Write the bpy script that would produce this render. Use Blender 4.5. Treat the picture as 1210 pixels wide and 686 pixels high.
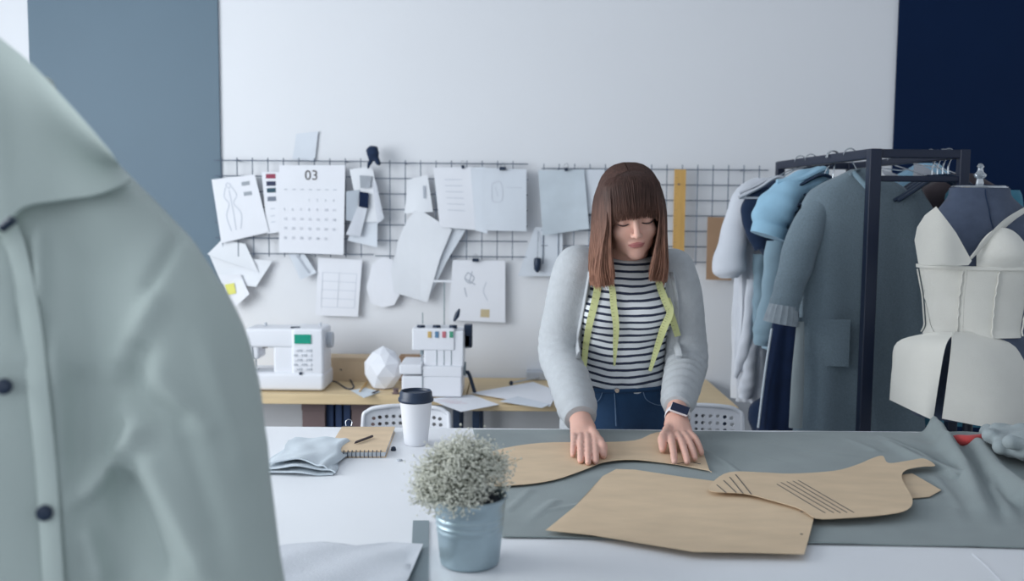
import bpy, math, random
import numpy as np
from mathutils import Vector, Matrix
from mathutils.geometry import delaunay_2d_cdt

for o in list(bpy.data.objects):
    bpy.data.objects.remove(o)
SC = bpy.context.scene
COL = SC.collection
PI = math.pi

# ------------------------------------------------------------------ camera
F = 1100.0                       # focal length in pixels of the 1210 x 686 frame
EYE = np.array((0.0, 0.0, 1.46))
PITCH = math.atan(93.0 / F)
ROLL = 0.008
_f = np.array((0, math.cos(PITCH), -math.sin(PITCH)))
_r0 = np.array((1.0, 0, 0)); _u0 = np.array((0, math.sin(PITCH), math.cos(PITCH)))
_r = _r0 * math.cos(ROLL) + _u0 * math.sin(ROLL)
_u = -_r0 * math.sin(ROLL) + _u0 * math.cos(ROLL)
cd = bpy.data.cameras.new('camera'); cam = bpy.data.objects.new('camera', cd); COL.objects.link(cam)
cd.sensor_width = 36.0; cd.lens = F / 1210.0 * 36.0; cd.clip_start = 0.05
cam.matrix_world = Matrix(((_r[0], _u[0], -_f[0], EYE[0]), (_r[1], _u[1], -_f[1], EYE[1]),
                           (_r[2], _u[2], -_f[2], EYE[2]), (0, 0, 0, 1)))
cd.dof.use_dof = True; cd.dof.focus_distance = 2.2; cd.dof.aperture_fstop = 3.0
SC.camera = cam

# ------------------------------------------------------------------ light
SC.view_settings.view_transform = 'Standard'; SC.view_settings.look = 'None'
SC.view_settings.exposure = 0.08; SC.view_settings.gamma = 1.0
SC.view_settings.use_curve_mapping = False
w = bpy.data.worlds.new('world'); SC.world = w; w.use_nodes = True
w.node_tree.nodes['Background'].inputs[0].default_value = (0.82, 0.90, 1.0, 1)
w.node_tree.nodes['Background'].inputs[1].default_value = 0.55

def area(name, loc, look, sx, sy, power, col):
    l = bpy.data.lights.new(name, 'AREA'); l.shape = 'RECTANGLE'; l.size = sx; l.size_y = sy
    l.energy = power; l.color = col
    o = bpy.data.objects.new(name, l); COL.objects.link(o)
    o.location = loc
    o.rotation_euler = (Vector(look) - Vector(loc)).to_track_quat('-Z', 'Y').to_euler()
    return o
area('window_or_fill_light', (-2.86, 1.45, 1.75), (0.6, 1.9, 1.0), 2.4, 1.9, 100, (0.93, 0.97, 1.0))
area('window_or_fill_light', (-2.86, -1.2, 1.9), (0.4, 2.6, 1.1), 2.0, 1.8, 22, (0.88, 0.95, 1.0))  # added fill from behind left of the camera; no window opening here

def W(px, py, Y):
    """world point at depth Y seen near picture position px, py"""
    d = _f + _r * (px - 605.0) / F + _u * (343.0 - py) / F
    return EYE + d * (Y / d[1])
def proj(V):
    r = np.asarray(V) - EYE; d = r @ _f
    return 605 + F * (r @ _r) / d, 343 - F * (r @ _u) / d
def T(px, py, z):
    d = _f + _r * (px - 605.0) / F + _u * (343.0 - py) / F
    return EYE + d * ((z - EYE[2]) / d[2])

# ------------------------------------------------------------------ materials
def s2l(v):
    v /= 255.0
    return v / 12.92 if v <= 0.04045 else ((v + 0.055) / 1.055) ** 2.4
def rgb(r, g, b, k=1.0):
    return (s2l(r) * k, s2l(g) * k, s2l(b) * k, 1)
_M = {}
def mat(name, col, rough=0.7, metal=0.0, bump=0.0, bscale=60.0, var=0.0, vscale=6.0, sheen=0.0,
        spec=0.5, emit=0.0, trans=0.0, stretch=None, bdist=0.002, subs=0.0):
    if name in _M: return _M[name]
    m = bpy.data.materials.new(name); m.use_nodes = True
    nt = m.node_tree; b = nt.nodes['Principled BSDF']
    b.inputs['Base Color'].default_value = col
    b.inputs['Roughness'].default_value = rough; b.inputs['Metallic'].default_value = metal
    b.inputs['Specular IOR Level'].default_value = spec
    b.inputs['Sheen Weight'].default_value = sheen
    if emit:
        b.inputs['Emission Color'].default_value = col; b.inputs['Emission Strength'].default_value = emit
    if trans: b.inputs['Transmission Weight'].default_value = trans
    if subs:
        b.inputs['Subsurface Weight'].default_value = subs
        b.inputs['Subsurface Radius'].default_value = (0.012, 0.005, 0.003)
    tc = nt.nodes.new('ShaderNodeTexCoord'); mp = nt.nodes.new('ShaderNodeMapping')
    nt.links.new(tc.outputs['Object'], mp.inputs[0])
    if stretch: mp.inputs['Scale'].default_value = stretch
    if var:
        n = nt.nodes.new('ShaderNodeTexNoise'); n.inputs['Scale'].default_value = vscale
        n.inputs['Detail'].default_value = 5
        nt.links.new(mp.outputs[0], n.inputs['Vector'])
        mx = nt.nodes.new('ShaderNodeMix'); mx.data_type = 'RGBA'
        mr = nt.nodes.new('ShaderNodeMapRange'); mr.inputs[1].default_value = 0.3; mr.inputs[2].default_value = 0.7
        nt.links.new(n.outputs[0], mr.inputs[0]); nt.links.new(mr.outputs[0], mx.inputs[0])
        mx.inputs[6].default_value = tuple(c * (1 - var) for c in col[:3]) + (1,)
        mx.inputs[7].default_value = tuple(min(1, c * (1 + var)) for c in col[:3]) + (1,)
        nt.links.new(mx.outputs[2], b.inputs['Base Color'])
    if bump:
        n2 = nt.nodes.new('ShaderNodeTexNoise'); n2.inputs['Scale'].default_value = bscale
        n2.inputs['Detail'].default_value = 6
        nt.links.new(mp.outputs[0], n2.inputs['Vector'])
        bp = nt.nodes.new('ShaderNodeBump'); bp.inputs['Strength'].default_value = bump
        bp.inputs['Distance'].default_value = bdist
        nt.links.new(n2.outputs[0], bp.inputs['Height']); nt.links.new(bp.outputs[0], b.inputs['Normal'])
    _M[name] = m
    return m
def fabric(name, col, var=0.08, vs=20, bump=0.5, bs=350):
    return mat(name, col, rough=0.92, bump=bump, bscale=bs, var=var, vscale=vs, sheen=0.15, spec=0.2)

M_wall = mat('white_wall_paint', rgb(226, 228, 232), 0.85, bump=0.15, bscale=30, var=0.012, vscale=1.2)
M_bluewall = mat('blue_grey_wall_paint', rgb(92, 113, 128), 0.6, bump=0.1, bscale=40, var=0.05, vscale=1.0)
M_navywall = mat('navy_wall_paint', rgb(13, 34, 66), 0.9, bump=0.1, bscale=40, var=0.08, vscale=1.5, spec=0.15)
M_floor = mat('grey_concrete', rgb(140, 145, 150), 0.6, bump=0.2, bscale=15, var=0.15, vscale=3)
M_ceil = mat('ceiling_paint', rgb(225, 228, 232), 0.9, bump=0.1)
M_table = mat('white_laminate', rgb(236, 238, 242), 0.38, bump=0.05, bscale=8, var=0.015, vscale=3)
M_plast = mat('white_plastic', rgb(228, 230, 236), 0.35, bump=0.03, bscale=20)
M_plast2 = mat('grey_plastic', rgb(185, 190, 198), 0.4, bump=0.03, bscale=20)
M_black = mat('navy_black_plastic', rgb(26, 44, 68), 0.4, bump=0.05, bscale=30)
M_blackm = mat('black_metal_paint', rgb(15, 28, 52), 0.45, bump=0.08, bscale=60)
M_chrome = mat('chrome', rgb(200, 205, 210), 0.2, metal=1.0)
M_wood = mat('birch_plywood', rgb(214, 190, 150), 0.55, bump=0.15, bscale=12, var=0.1, vscale=4, stretch=(1.2, 14, 14))
M_woodedge = mat('plywood_edge', rgb(205, 182, 142), 0.6, bump=0.3, bscale=20, var=0.12, vscale=6, stretch=(2, 2, 60))
M_ruler = mat('ruler_wood', rgb(208, 165, 95), 0.5, bump=0.1, bscale=20, var=0.1, vscale=5, stretch=(14, 14, 1.5))
M_kraft = mat('kraft_paper', rgb(214, 190, 160), 0.85, bump=0.35, bscale=25, var=0.07, vscale=9, stretch=(1, 2.5, 1))
M_kraftdark = mat('dark_kraft_card', rgb(168, 136, 108), 0.85, bump=0.2, bscale=60, var=0.06)
M_paper = mat('white_paper', rgb(230, 232, 238), 0.85, bump=0.25, bscale=14, var=0.02, vscale=5)
M_paper2 = mat('bluish_paper', rgb(214, 220, 228), 0.85, bump=0.25, bscale=14, var=0.03, vscale=5)
M_trace = mat('tracing_paper', rgb(228, 231, 236), 0.7, bump=0.3, bscale=10, var=0.03, vscale=5)
M_ink = mat('pencil_or_shade_grey', rgb(176, 182, 192), 0.9, bump=0.05)
M_inkfaint = mat('faint_pencil_line', rgb(202, 207, 216), 0.9, bump=0.05)
M_inkdark = mat('dark_ink', rgb(92, 88, 88), 0.9, bump=0.05)
M_brown = mat('brown_card', rgb(112, 95, 95), 0.8, bump=0.1, var=0.05)
M_navyc = mat('navy_card', rgb(30, 52, 88), 0.7, bump=0.1, var=0.05)
M_grey = fabric('grey_suiting_cloth', rgb(138, 148, 149), 0.05, 12, 0.4, 400)
M_greyl = fabric('pale_grey_cloth', rgb(150, 160, 163), 0.05, 12, 0.4, 300)
M_muslin = fabric('cream_muslin', rgb(228, 226, 218), 0.03, 10, 0.4, 300)
M_coat = fabric('white_cotton_twill', rgb(189, 201, 197), 0.03, 5, 0.3, 400)
M_woolcoat = fabric('grey_wool', rgb(118, 134, 144), 0.09, 180, 0.8, 260)
M_knit = fabric('ribbed_knit', rgb(150, 160, 168), 0.1, 40, 0.7, 150)
M_navyf = fabric('navy_cloth', rgb(19, 35, 64), 0.15, 14)
M_dknavy = fabric('dark_navy_cloth', rgb(32, 48, 74), 0.12, 14)
M_ltblue = fabric('light_blue_cotton', rgb(150, 190, 214), 0.06, 14)
M_bluegrey = fabric('blue_grey_cotton', rgb(134, 158, 172), 0.06, 14)
M_teal = fabric('teal_cotton', rgb(70, 128, 150), 0.1, 12)
M_whitef = fabric('white_cotton', rgb(206, 210, 218), 0.03, 10)
M_brownf = fabric('brown_cloth', rgb(74, 66, 70), 0.12, 12)
M_form = fabric('navy_grey_linen', rgb(76, 86, 106), 0.08, 40, 0.6, 400)
M_bluecloth = fabric('pale_blue_cloth', rgb(200, 210, 218), 0.05, 12)
M_zinc = mat('galvanised_zinc', rgb(172, 190, 198), 0.42, metal=0.75, bump=0.2, bscale=18, var=0.12, vscale=14)
M_soil = mat('dark_soil', rgb(34, 40, 52), 0.95, bump=0.9, bscale=90, var=0.3, vscale=60, bdist=0.006)
M_bloom = mat('dried_bloom', rgb(222, 222, 210), 0.9, bump=0.1, var=0.1, vscale=40)
M_stem = mat('dry_stem', rgb(120, 126, 112), 0.9, bump=0.1)
M_red = fabric('red_cloth', rgb(200, 78, 78), 0.08, 12)
M_skin = mat('skin', rgb(222, 176, 160), 0.5, bump=0.15, bscale=200, var=0.03, vscale=30, subs=0.15, spec=0.35)
M_lips = mat('lips', rgb(186, 118, 116), 0.45, bump=0.1, bscale=200)
M_lash = mat('eyelash', rgb(50, 38, 40), 0.7, bump=0.1)
M_card = fabric('grey_marl_knit', rgb(182, 186, 190), 0.04, 60, 0.6, 180)
M_tape = mat('yellow_green_tape', rgb(208, 212, 152), 0.5, bump=0.05, bscale=30)
M_tapemark = mat('tape_print', rgb(120, 130, 80), 0.6, bump=0.05)
M_lcd = mat('green_display', rgb(20, 150, 125), 0.25, bump=0.02)
M_steel = mat('grey_steel', rgb(134, 148, 154), 0.45, metal=0.2, bump=0.05, var=0.04)
M_strap = mat('watch_strap', rgb(225, 222, 226), 0.5, bump=0.05)
M_glassblk = mat('dark_watch_glass', rgb(24, 34, 62), 0.12, bump=0.01)

# ------------------------------------------------------------------ object helpers
def tag(o, label=None, cat=None, group=None, kind=None):
    if label: o['label'] = label
    if cat: o['category'] = cat
    if group: o['group'] = group
    if kind: o['kind'] = kind
    return o
def thing(name, loc, label, cat, group=None):
    o = bpy.data.objects.new(name, None); COL.objects.link(o); o.empty_display_size = 0.05
    o.location = tuple(float(v) for v in loc)
    return tag(o, label, cat, group)
def link(name, V, Fc, mats, parent=None, smooth=True, mi=None, edges_bevel=0.0):
    me = bpy.data.meshes.new(name)
    V = np.asarray(V, dtype=float)
    o = bpy.data.objects.new(name, me)
    if parent is None:
        base = np.array(((V[:, 0].min() + V[:, 0].max()) / 2, (V[:, 1].min() + V[:, 1].max()) / 2, V[:, 2].min()))
        V = V - base; o.location = tuple(base)
    me.from_pydata(V.tolist(), [], Fc if isinstance(Fc, list) else Fc.tolist())
    if not isinstance(mats, (list, tuple)): mats = [mats]
    for m in mats: me.materials.append(m)
    if mi is not None: me.polygons.foreach_set('material_index', np.asarray(mi, dtype=np.int32))
    me.polygons.foreach_set('use_smooth', [smooth] * len(me.polygons))
    if smooth and len(V) < 40000: me.set_sharp_from_angle(angle=0.8)
    me.update()
    COL.objects.link(o)
    if parent is not None:
        o.parent = parent
        p = parent
        off = Vector((0, 0, 0))
        while p is not None:                 # all ancestors carry plain translations
            off += p.location; p = p.parent
        if parent.type == 'EMPTY' or parent.parent is None:
            o.matrix_parent_inverse = Matrix.Translation(-off)
        else:
            o.matrix_parent_inverse = Matrix.Identity(4)
    if edges_bevel:
        b = o.modifiers.new('bevel', 'BEVEL'); b.width = edges_bevel; b.segments = 2
        b.limit_method = 'ANGLE'; b.angle_limit = 0.6
        me.polygons.foreach_set('use_smooth', [True] * len(me.polygons))
        wn = o.modifiers.new('wn', 'WEIGHTED_NORMAL'); wn.keep_sharp = True
    return o
def crom(P, n):
    """Catmull-Rom resample of control rows to n samples"""
    P = np.asarray(P, dtype=float)
    if len(P) == 2:
        t = np.linspace(0, 1, n)[:, None]; return P[0] * (1 - t) + P[1] * t
    Q = np.vstack([2 * P[0] - P[1], P, 2 * P[-1] - P[-2]])
    u = np.linspace(0, len(P) - 1, n); i = np.minimum(u.astype(int), len(P) - 2); t = (u - i)[:, None]
    a, b, c, d = Q[i], Q[i + 1], Q[i + 2], Q[i + 3]
    return 0.5 * ((2 * b) + (c - a) * t + (2 * a - 5 * b + 4 * c - d) * t * t + (3 * b - a - 3 * c + d) * t ** 3)
def frames(P, up=None):
    T_ = np.gradient(P, axis=0); T_ /= np.linalg.norm(T_, axis=1)[:, None] + 1e-12
    ref = np.array(up if up is not None else (0.0, 0.0, 1.0))
    if up is None and abs(T_[0] @ ref) > 0.9: ref = np.array((0.0, 1.0, 0.0))
    N = []; n = ref - T_[0] * (T_[0] @ ref); n /= np.linalg.norm(n)
    for t in T_:
        n = n - t * (t @ n); n /= np.linalg.norm(n) + 1e-12; N.append(n.copy())
    N = np.array(N); B = np.cross(T_, N)
    return T_, N, B
class MB:
    def __init__(s): s.V = []; s.F = []; s.n = 0
    def add(s, V, Fc):
        V = np.asarray(V, dtype=float); s.V.append(V)
        s.F += [tuple(int(i) + s.n for i in f) for f in Fc]; s.n += len(V); return s
    def box(s, c, d, R=None):
        x, y, z = d[0] / 2, d[1] / 2, d[2] / 2
        v = np.array([(a * x, b * y, e * z) for a in (-1, 1) for b in (-1, 1) for e in (-1, 1)])
        if R is not None: v = v @ np.array(R).T
        return s.add(v + np.array(c), [(0, 1, 3, 2), (4, 6, 7, 5), (0, 4, 5, 1), (2, 3, 7, 6), (0, 2, 6, 4), (1, 5, 7, 3)])
    def bb(s, a, b):
        a = np.array(a, float); b = np.array(b, float)
        return s.box((a + b) / 2, np.abs(b - a))
    def loft(s, rings, cap=True):
        m = len(rings[0]); V = np.vstack(rings); Fc = []
        for i in range(len(rings) - 1):
            for j in range(m):
                k = (j + 1) % m
                Fc.append((i * m + j, i * m + k, (i + 1) * m + k, (i + 1) * m + j))
        if cap:
            Fc.append(tuple(range(m))[::-1]); Fc.append(tuple((len(rings) - 1) * m + j for j in range(m)))
        return s.add(V, Fc)
    def tube(s, P, r, n=10, sm=0, cap=True, up=None, flat=1.0, wr=None):
        P = np.asarray(P, float); r = np.broadcast_to(np.asarray(r, float), (len(P),)) if np.ndim(r) < 2 else np.asarray(r)
        if sm:
            PR = crom(np.hstack([P, r.reshape(len(P), -1)]), sm); P = PR[:, :3]; r = PR[:, 3:]
        else: r = r.reshape(len(P), -1)
        if r.shape[1] == 1: r = np.hstack([r, r * flat])
        _, N, B = frames(P, up); a = np.linspace(0, 2 * PI, n, endpoint=False)
        rings = []
        for i in range(len(P)):
            q = 1.0 if wr is None else (1 + wr(i / (len(P) - 1), a))[:, None]
            rings.append(P[i] + q * (np.cos(a)[:, None] * N[i] * r[i, 0] + np.sin(a)[:, None] * B[i] * r[i, 1]))
        return s.loft(rings, cap)
    def cyl(s, c0, c1, r0, r1=None, n=20):
        return s.tube([c0, c1], [r0, r0 if r1 is None else r1], n=n)
    def lathe(s, c, prof, n=40, ell=1.0):
        a = np.linspace(0, 2 * PI, n, endpoint=False); c = np.array(c, float)
        rings = [c + np.stack([np.cos(a) * r, np.sin(a) * r * ell, np.full(n, z)], 1) for r, z in prof]
        return s.loft(rings, True)
    def sheet(s, G, th, dirn=None):
        """G: (a,b,3) grid of points; th thickness; closed thin solid"""
        G = np.asarray(G, float); a, b = G.shape[:2]
        du = np.gradient(G, axis=0); dv = np.gradient(G, axis=1); N = np.cross(du, dv)
        N /= np.linalg.norm(N, axis=2)[..., None] + 1e-12
        if dirn is not None: N = np.broadcast_to(np.array(dirn, float), G.shape)
        V = np.vstack([G.reshape(-1, 3), (G + N * th).reshape(-1, 3)]); k = a * b; Fc = []
        I = lambda i, j: i * b + j
        for i in range(a - 1):
            for j in range(b - 1):
                q = (I(i, j), I(i + 1, j), I(i + 1, j + 1), I(i, j + 1))
                Fc.append(q[::-1]); Fc.append(tuple(x + k for x in q))
        def side(p, q): Fc.append((p, q, q + k, p + k))
        for i in range(a - 1): side(I(i, 0), I(i + 1, 0)); side(I(i + 1, b - 1), I(i, b - 1))
        for j in range(b - 1): side(I(0, j + 1), I(0, j)); side(I(a - 1, j), I(a - 1, j + 1))
        return s.add(V, Fc)
    def poly(s, outl, zf, th=0.0008, step=0.02, lift=None):
        """flat outline (xy) filled with an interior mesh; zf(x,y) gives the height"""
        O = np.asarray(outl, float)
        P = [Vector((x, y)) for x, y in O[:, :2]]
        n = len(P); E = [(i, (i + 1) % n) for i in range(n)]
        xs = np.arange(O[:, 0].min() + step / 2, O[:, 0].max(), step); ys = np.arange(O[:, 1].min() + step / 2, O[:, 1].max(), step)
        for x in xs:
            for y in ys: P.append(Vector((float(x), float(y))))
        v, e, f, *_ = delaunay_2d_cdt(P, E, [], 1, 1e-6)
        v = np.array([(q.x, q.y) for q in v]); z = np.array([zf(x, y) for x, y in v])
        top = np.column_stack([v, z + th]); bot = np.column_stack([v, z]); k = len(v); Fc = []
        cnt = {}
        for t in f:
            t = list(t)
            A, B_, C = v[t[0]], v[t[1]], v[t[2]]
            if (B_[0] - A[0]) * (C[1] - A[1]) - (B_[1] - A[1]) * (C[0] - A[0]) < 0: t = t[::-1]
            Fc.append(tuple(t)); Fc.append(tuple(x + k for x in t[::-1]))
            for i in range(len(t)):
                cnt[(t[i], t[(i + 1) % len(t)])] = 1
        for (a, b) in cnt:
            if (b, a) not in cnt: Fc.append((a, a + k, b + k, b))
        return s.add(np.vstack([top, bot]), Fc)
    def build(s, name, m, parent=None, smooth=True, bevel=0.0, **k):
        return link(name, np.vstack(s.V), s.F, m, parent, smooth, edges_bevel=bevel, **k)
def slab(name, m, parent, a, b, bevel=0.004, R=None):
    return MB().bb(a, b).build(name, m, parent, smooth=False, bevel=bevel)
def copy_tree(o, parent=None):
    c = o.copy(); COL.objects.link(c); c.parent = parent
    c.matrix_parent_inverse = o.matrix_parent_inverse.copy()
    for ch in list(o.children): copy_tree(ch, c)
    return c
def text_mesh(txt, size, name, m, parent, origin, xdir, zdir, ndir, th=0.0004):
    cu = bpy.data.curves.new('t', 'FONT'); cu.body = txt; cu.size = size; cu.extrude = th; cu.resolution_u = 3
    to = bpy.data.objects.new('t', cu); COL.objects.link(to)
    dg = bpy.context.evaluated_depsgraph_get(); me = bpy.data.meshes.new_from_object(to.evaluated_get(dg))
    V = np.array([v.co[:] for v in me.vertices]); Fc = [tuple(p.vertices) for p in me.polygons]
    bpy.data.objects.remove(to); bpy.data.curves.remove(cu)
    P = np.array(origin) + V[:, :1] * np.array(xdir) + V[:, 1:2] * np.array(zdir) + V[:, 2:] * np.array(ndir)
    return link(name, P, Fc, m, parent, smooth=False)
def nz(V, seed, sc, octv=3):
    """cheap smooth noise in about -1..1"""
    R = np.random.RandomState(seed); out = np.zeros(len(V)); a = 1.0
    for o_ in range(octv):
        for k in range(4):
            d = R.randn(3); d /= np.linalg.norm(d)
            out += a * 0.35 * np.sin((V @ d) * sc * (1 + 0.3 * R.rand()) + R.rand() * 7 + 1.3 * np.sin((V @ R.randn(3)) * sc * 0.4))
        a *= 0.5; sc *= 2.1
    return out

# ------------------------------------------------------------------ distance fields -> one continuous mesh
def smin(a, b, k):
    h = np.clip(0.5 + 0.5 * (b - a) / k, 0, 1)
    return b * (1 - h) + a * h - k * h * (1 - h)
class Field:
    def __init__(s, lo, hi, h):
        s.lo = np.array(lo, float); s.h = h
        s.n = np.ceil((np.array(hi) - s.lo) / h).astype(int) + 1
        s.D = np.full(s.n, 0.3, dtype=np.float32)
    def box(s, lo, hi, m):
        a = np.maximum(np.floor((np.array(lo) - m - s.lo) / s.h).astype(int), 0)
        b = np.minimum(np.ceil((np.array(hi) + m - s.lo) / s.h).astype(int) + 1, s.n)
        return a, b
    def pts(s, a, b):
        ax = [(s.lo[i] + np.arange(a[i], b[i]) * s.h).astype(np.float32) for i in range(3)]
        return np.meshgrid(*ax, indexing='ij', sparse=True)
    def op(s, lo, hi, fn, k=0.01, mode='u'):
        a, b = s.box(lo, hi, max(k, 0.004) + 2.5 * s.h)
        if np.any(b <= a): return
        X, Y, Z = s.pts(a, b); d = fn(X, Y, Z)
        sl = tuple(slice(a[i], b[i]) for i in range(3))
        if mode == 'u': s.D[sl] = smin(s.D[sl], d, k)
        elif mode == 'cut': s.D[sl] = -smin(-s.D[sl], d, k)
    def ell(s, c, r, k=0.01, R=None, mode='u'):
        c = np.array(c, float); r = np.array(r, float); A = np.eye(3) if R is None else np.array(R, float)
        ext = np.sqrt(((A * r) ** 2).sum(1))
        def fn(X, Y, Z):
            x, y, z = X - c[0], Y - c[1], Z - c[2]
            u = x * A[0, 0] + y * A[1, 0] + z * A[2, 0]; v = x * A[0, 1] + y * A[1, 1] + z * A[2, 1]
            w_ = x * A[0, 2] + y * A[1, 2] + z * A[2, 2]
            k0 = np.sqrt((u / r[0]) ** 2 + (v / r[1]) ** 2 + (w_ / r[2]) ** 2)
            k1 = np.sqrt((u / r[0] ** 2) ** 2 + (v / r[1] ** 2) ** 2 + (w_ / r[2] ** 2) ** 2) + 1e-6
            return k0 * (k0 - 1) / k1
        s.op(c - ext, c + ext, fn, k, mode)
    def cap(s, a, b, ra, rb, k=0.01, mode='u'):
        a = np.array(a, float); b = np.array(b, float); ab = b - a; L = ab @ ab + 1e-12; rm = max(ra, rb)
        def fn(X, Y, Z):
            x, y, z = X - a[0], Y - a[1], Z - a[2]
            t = np.clip((x * ab[0] + y * ab[1] + z * ab[2]) / L, 0, 1)
            return np.sqrt((x - t * ab[0]) ** 2 + (y - t * ab[1]) ** 2 + (z - t * ab[2]) ** 2) - (ra + t * (rb - ra))
        s.op(np.minimum(a, b) - rm, np.maximum(a, b) + rm, fn, k, mode)
    def chain(s, P, R, k=0.01, sm=0):
        if sm:
            Q = crom(np.column_stack([P, R]), sm); P = Q[:, :3]; R = Q[:, 3]
        for i in range(len(P) - 1): s.cap(P[i], P[i + 1], R[i], R[i + 1], k)
    def mesh(s, smooth=1):
        D = s.D; S = D < 0; n = s.n
        c = np.zeros(tuple(n - 1), np.uint8)
        for i in (0, 1):
            for j in (0, 1):
                for k in (0, 1): c += S[i:n[0] - 1 + i, j:n[1] - 1 + j, k:n[2] - 1 + k]
        idx = np.argwhere((c > 0) & (c < 8)); lin = np.ravel_multi_index(idx.T, tuple(n - 1))
        off = np.array([(i, j, k) for i in (0, 1) for j in (0, 1) for k in (0, 1)])
        vals = np.stack([D[idx[:, 0] + o[0], idx[:, 1] + o[1], idx[:, 2] + o[2]] for o in off], 1)
        acc = np.zeros((len(idx), 3)); cnt = np.zeros(len(idx))
        for p in range(8):
            for q in range(p + 1, 8):
                if np.abs(off[p] - off[q]).sum() != 1: continue
                va, vb = vals[:, p], vals[:, q]; mk = (va < 0) != (vb < 0)
                t = np.where(mk, va / (va - vb + 1e-12), 0)
                acc += mk[:, None] * (off[p] + t[:, None] * (off[q] - off[p])); cnt += mk
        V = s.lo + (idx + acc / cnt[:, None]) * s.h
        Fs = []
        for ax in range(3):
            sl0 = [slice(None)] * 3; sl1 = [slice(None)] * 3
            sl0[ax] = slice(0, n[ax] - 1); sl1[ax] = slice(1, n[ax])
            A = S[tuple(sl0)]; B = S[tuple(sl1)]; e = np.argwhere(A != B)
            u, v = (ax + 1) % 3, (ax + 2) % 3
            e = e[(e[:, u] > 0) & (e[:, v] > 0) & (e[:, u] < n[u] - 1) & (e[:, v] < n[v] - 1)]
            sg = A[e[:, 0], e[:, 1], e[:, 2]]
            def q(du, dv):
                f = e.copy(); f[:, u] += du; f[:, v] += dv
                return np.searchsorted(lin, np.ravel_multi_index(f.T, tuple(n - 1)))
            Q = np.stack([q(-1, -1), q(0, -1), q(0, 0), q(-1, 0)], 1)
            Fs.append(np.where(sg[:, None], Q, Q[:, ::-1]))
        Fc = np.vstack(Fs)
        for _ in range(smooth): V = lap(V, Fc, 0.5)
        return V, Fc
def lap(V, Fc, f):
    acc = np.zeros_like(V); cnt = np.zeros(len(V))
    for i in range(4):
        a, b = Fc[:, i], Fc[:, (i + 1) % 4]
        for c in range(3):
            acc[:, c] += np.bincount(a, V[b, c], len(V)) + np.bincount(b, V[a, c], len(V))
        cnt += np.bincount(a, minlength=len(V)) + np.bincount(b, minlength=len(V))
    return V * (1 - f) + f * acc / np.maximum(cnt, 1)[:, None]
def vnorm(V, Fc):
    N = np.cross(V[Fc[:, 2]] - V[Fc[:, 0]], V[Fc[:, 3]] - V[Fc[:, 1]]); out = np.zeros_like(V)
    for i in range(4):
        for c in range(3): out[:, c] += np.bincount(Fc[:, i], N[:, c], len(V))
    return out / (np.linalg.norm(out, axis=1)[:, None] + 1e-12)
# ================================================================== SETTING
WY = 3.97                                   # back wall plane
xl = W(36, 60, WY)[0]; xr = W(260, 120, WY)[0]; xn = W(1057, 120, WY)[0]
def struct(name, m, a, b): return tag(slab(name, m, None, a, b, 0.0), kind='structure')
struct('floor', M_floor, (-3.0, -3.2, -0.1), (3.4, WY + 0.2, 0))
struct('ceiling', M_ceil, (-3.0, 0.2, 3.1), (3.4, WY + 0.2, 3.2))
struct('wall_back', M_wall, (-3.0, WY, 0), (3.4, WY + 0.2, 3.1))
struct('trim_1', M_bluewall, (xl, WY - 0.012, 0.1), (xr, WY, 3.1))['label'] = 'blue-grey painted wall panel left of the wire grid'
struct('trim_2', M_navywall, (xn, WY - 0.012, 0.1), (3.4, WY, 3.1))['label'] = 'dark navy painted wall panel behind the clothes rack'
struct('baseboard_back', M_ceil, (-2.98, WY - 0.018, 0), (3.4, WY, 0.1))
# left wall with a window opening, built of four pieces round the hole
wl = MB()
wl.bb((-3.1, -0.4, 0), (-3.0, 0.9, 3.1)); wl.bb((-3.1, 2.95, 0), (-3.0, WY, 3.1))
wl.bb((-3.1, 0.9, 0), (-3.0, 2.95, 0.9)); wl.bb((-3.1, 0.9, 2.85), (-3.0, 2.95, 3.1))
tag(wl.build('wall_left', M_wall, None, smooth=False), kind='structure')
wf = MB()
for a, b in (((-3.08, 0.9, 0.9), (-3.02, 0.96, 2.85)), ((-3.08, 2.89, 0.9), (-3.02, 2.95, 2.85)), ((-3.08, 1.9, 0.9), (-3.02, 1.96, 2.85)),
             ((-3.08, 0.9, 0.9), (-3.02, 2.95, 0.96)), ((-3.08, 0.9, 2.79), (-3.02, 2.95, 2.85))): wf.bb(a, b)
tag(wf.build('window_1', M_plast, None, smooth=False), kind='structure')

# ================================================================== CUTTING TABLE
TZ = 0.90
tf = T(310, 501.5, TZ); tr_ = T(1208, 512, TZ)
TFY = float((tf[1] + tr_[1]) / 2)
tt = thing('cutting_table', (0.5, 1.9, 0), 'large white cutting table in front of the woman, covered at the right by grey cloth', 'table')
TX0, TX1, TY0 = -1.25, 2.15, 1.30
slab('tabletop', M_table, tt, (TX0, TY0, TZ - 0.035), (TX1, TFY, TZ), 0.004)
for x in (TX0 + 0.1, TX1 - 0.1):
    for y in (TY0 + 0.1, TFY - 0.1):
        slab('leg', M_plast, tt, (x - 0.025, y - 0.025, 0), (x + 0.025, y + 0.025, TZ - 0.035), 0.003)
slab('table_frame', M_plast, tt, (TX0 + 0.08, TFY - 0.115, TZ - 0.09), (TX1 - 0.08, TFY - 0.085, TZ - 0.036), 0.003)
slab('table_frame', M_plast, tt, (TX0 + 0.08, TY0 + 0.085, TZ - 0.09), (TX1 - 0.08, TY0 + 0.115, TZ - 0.036), 0.003)

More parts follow.
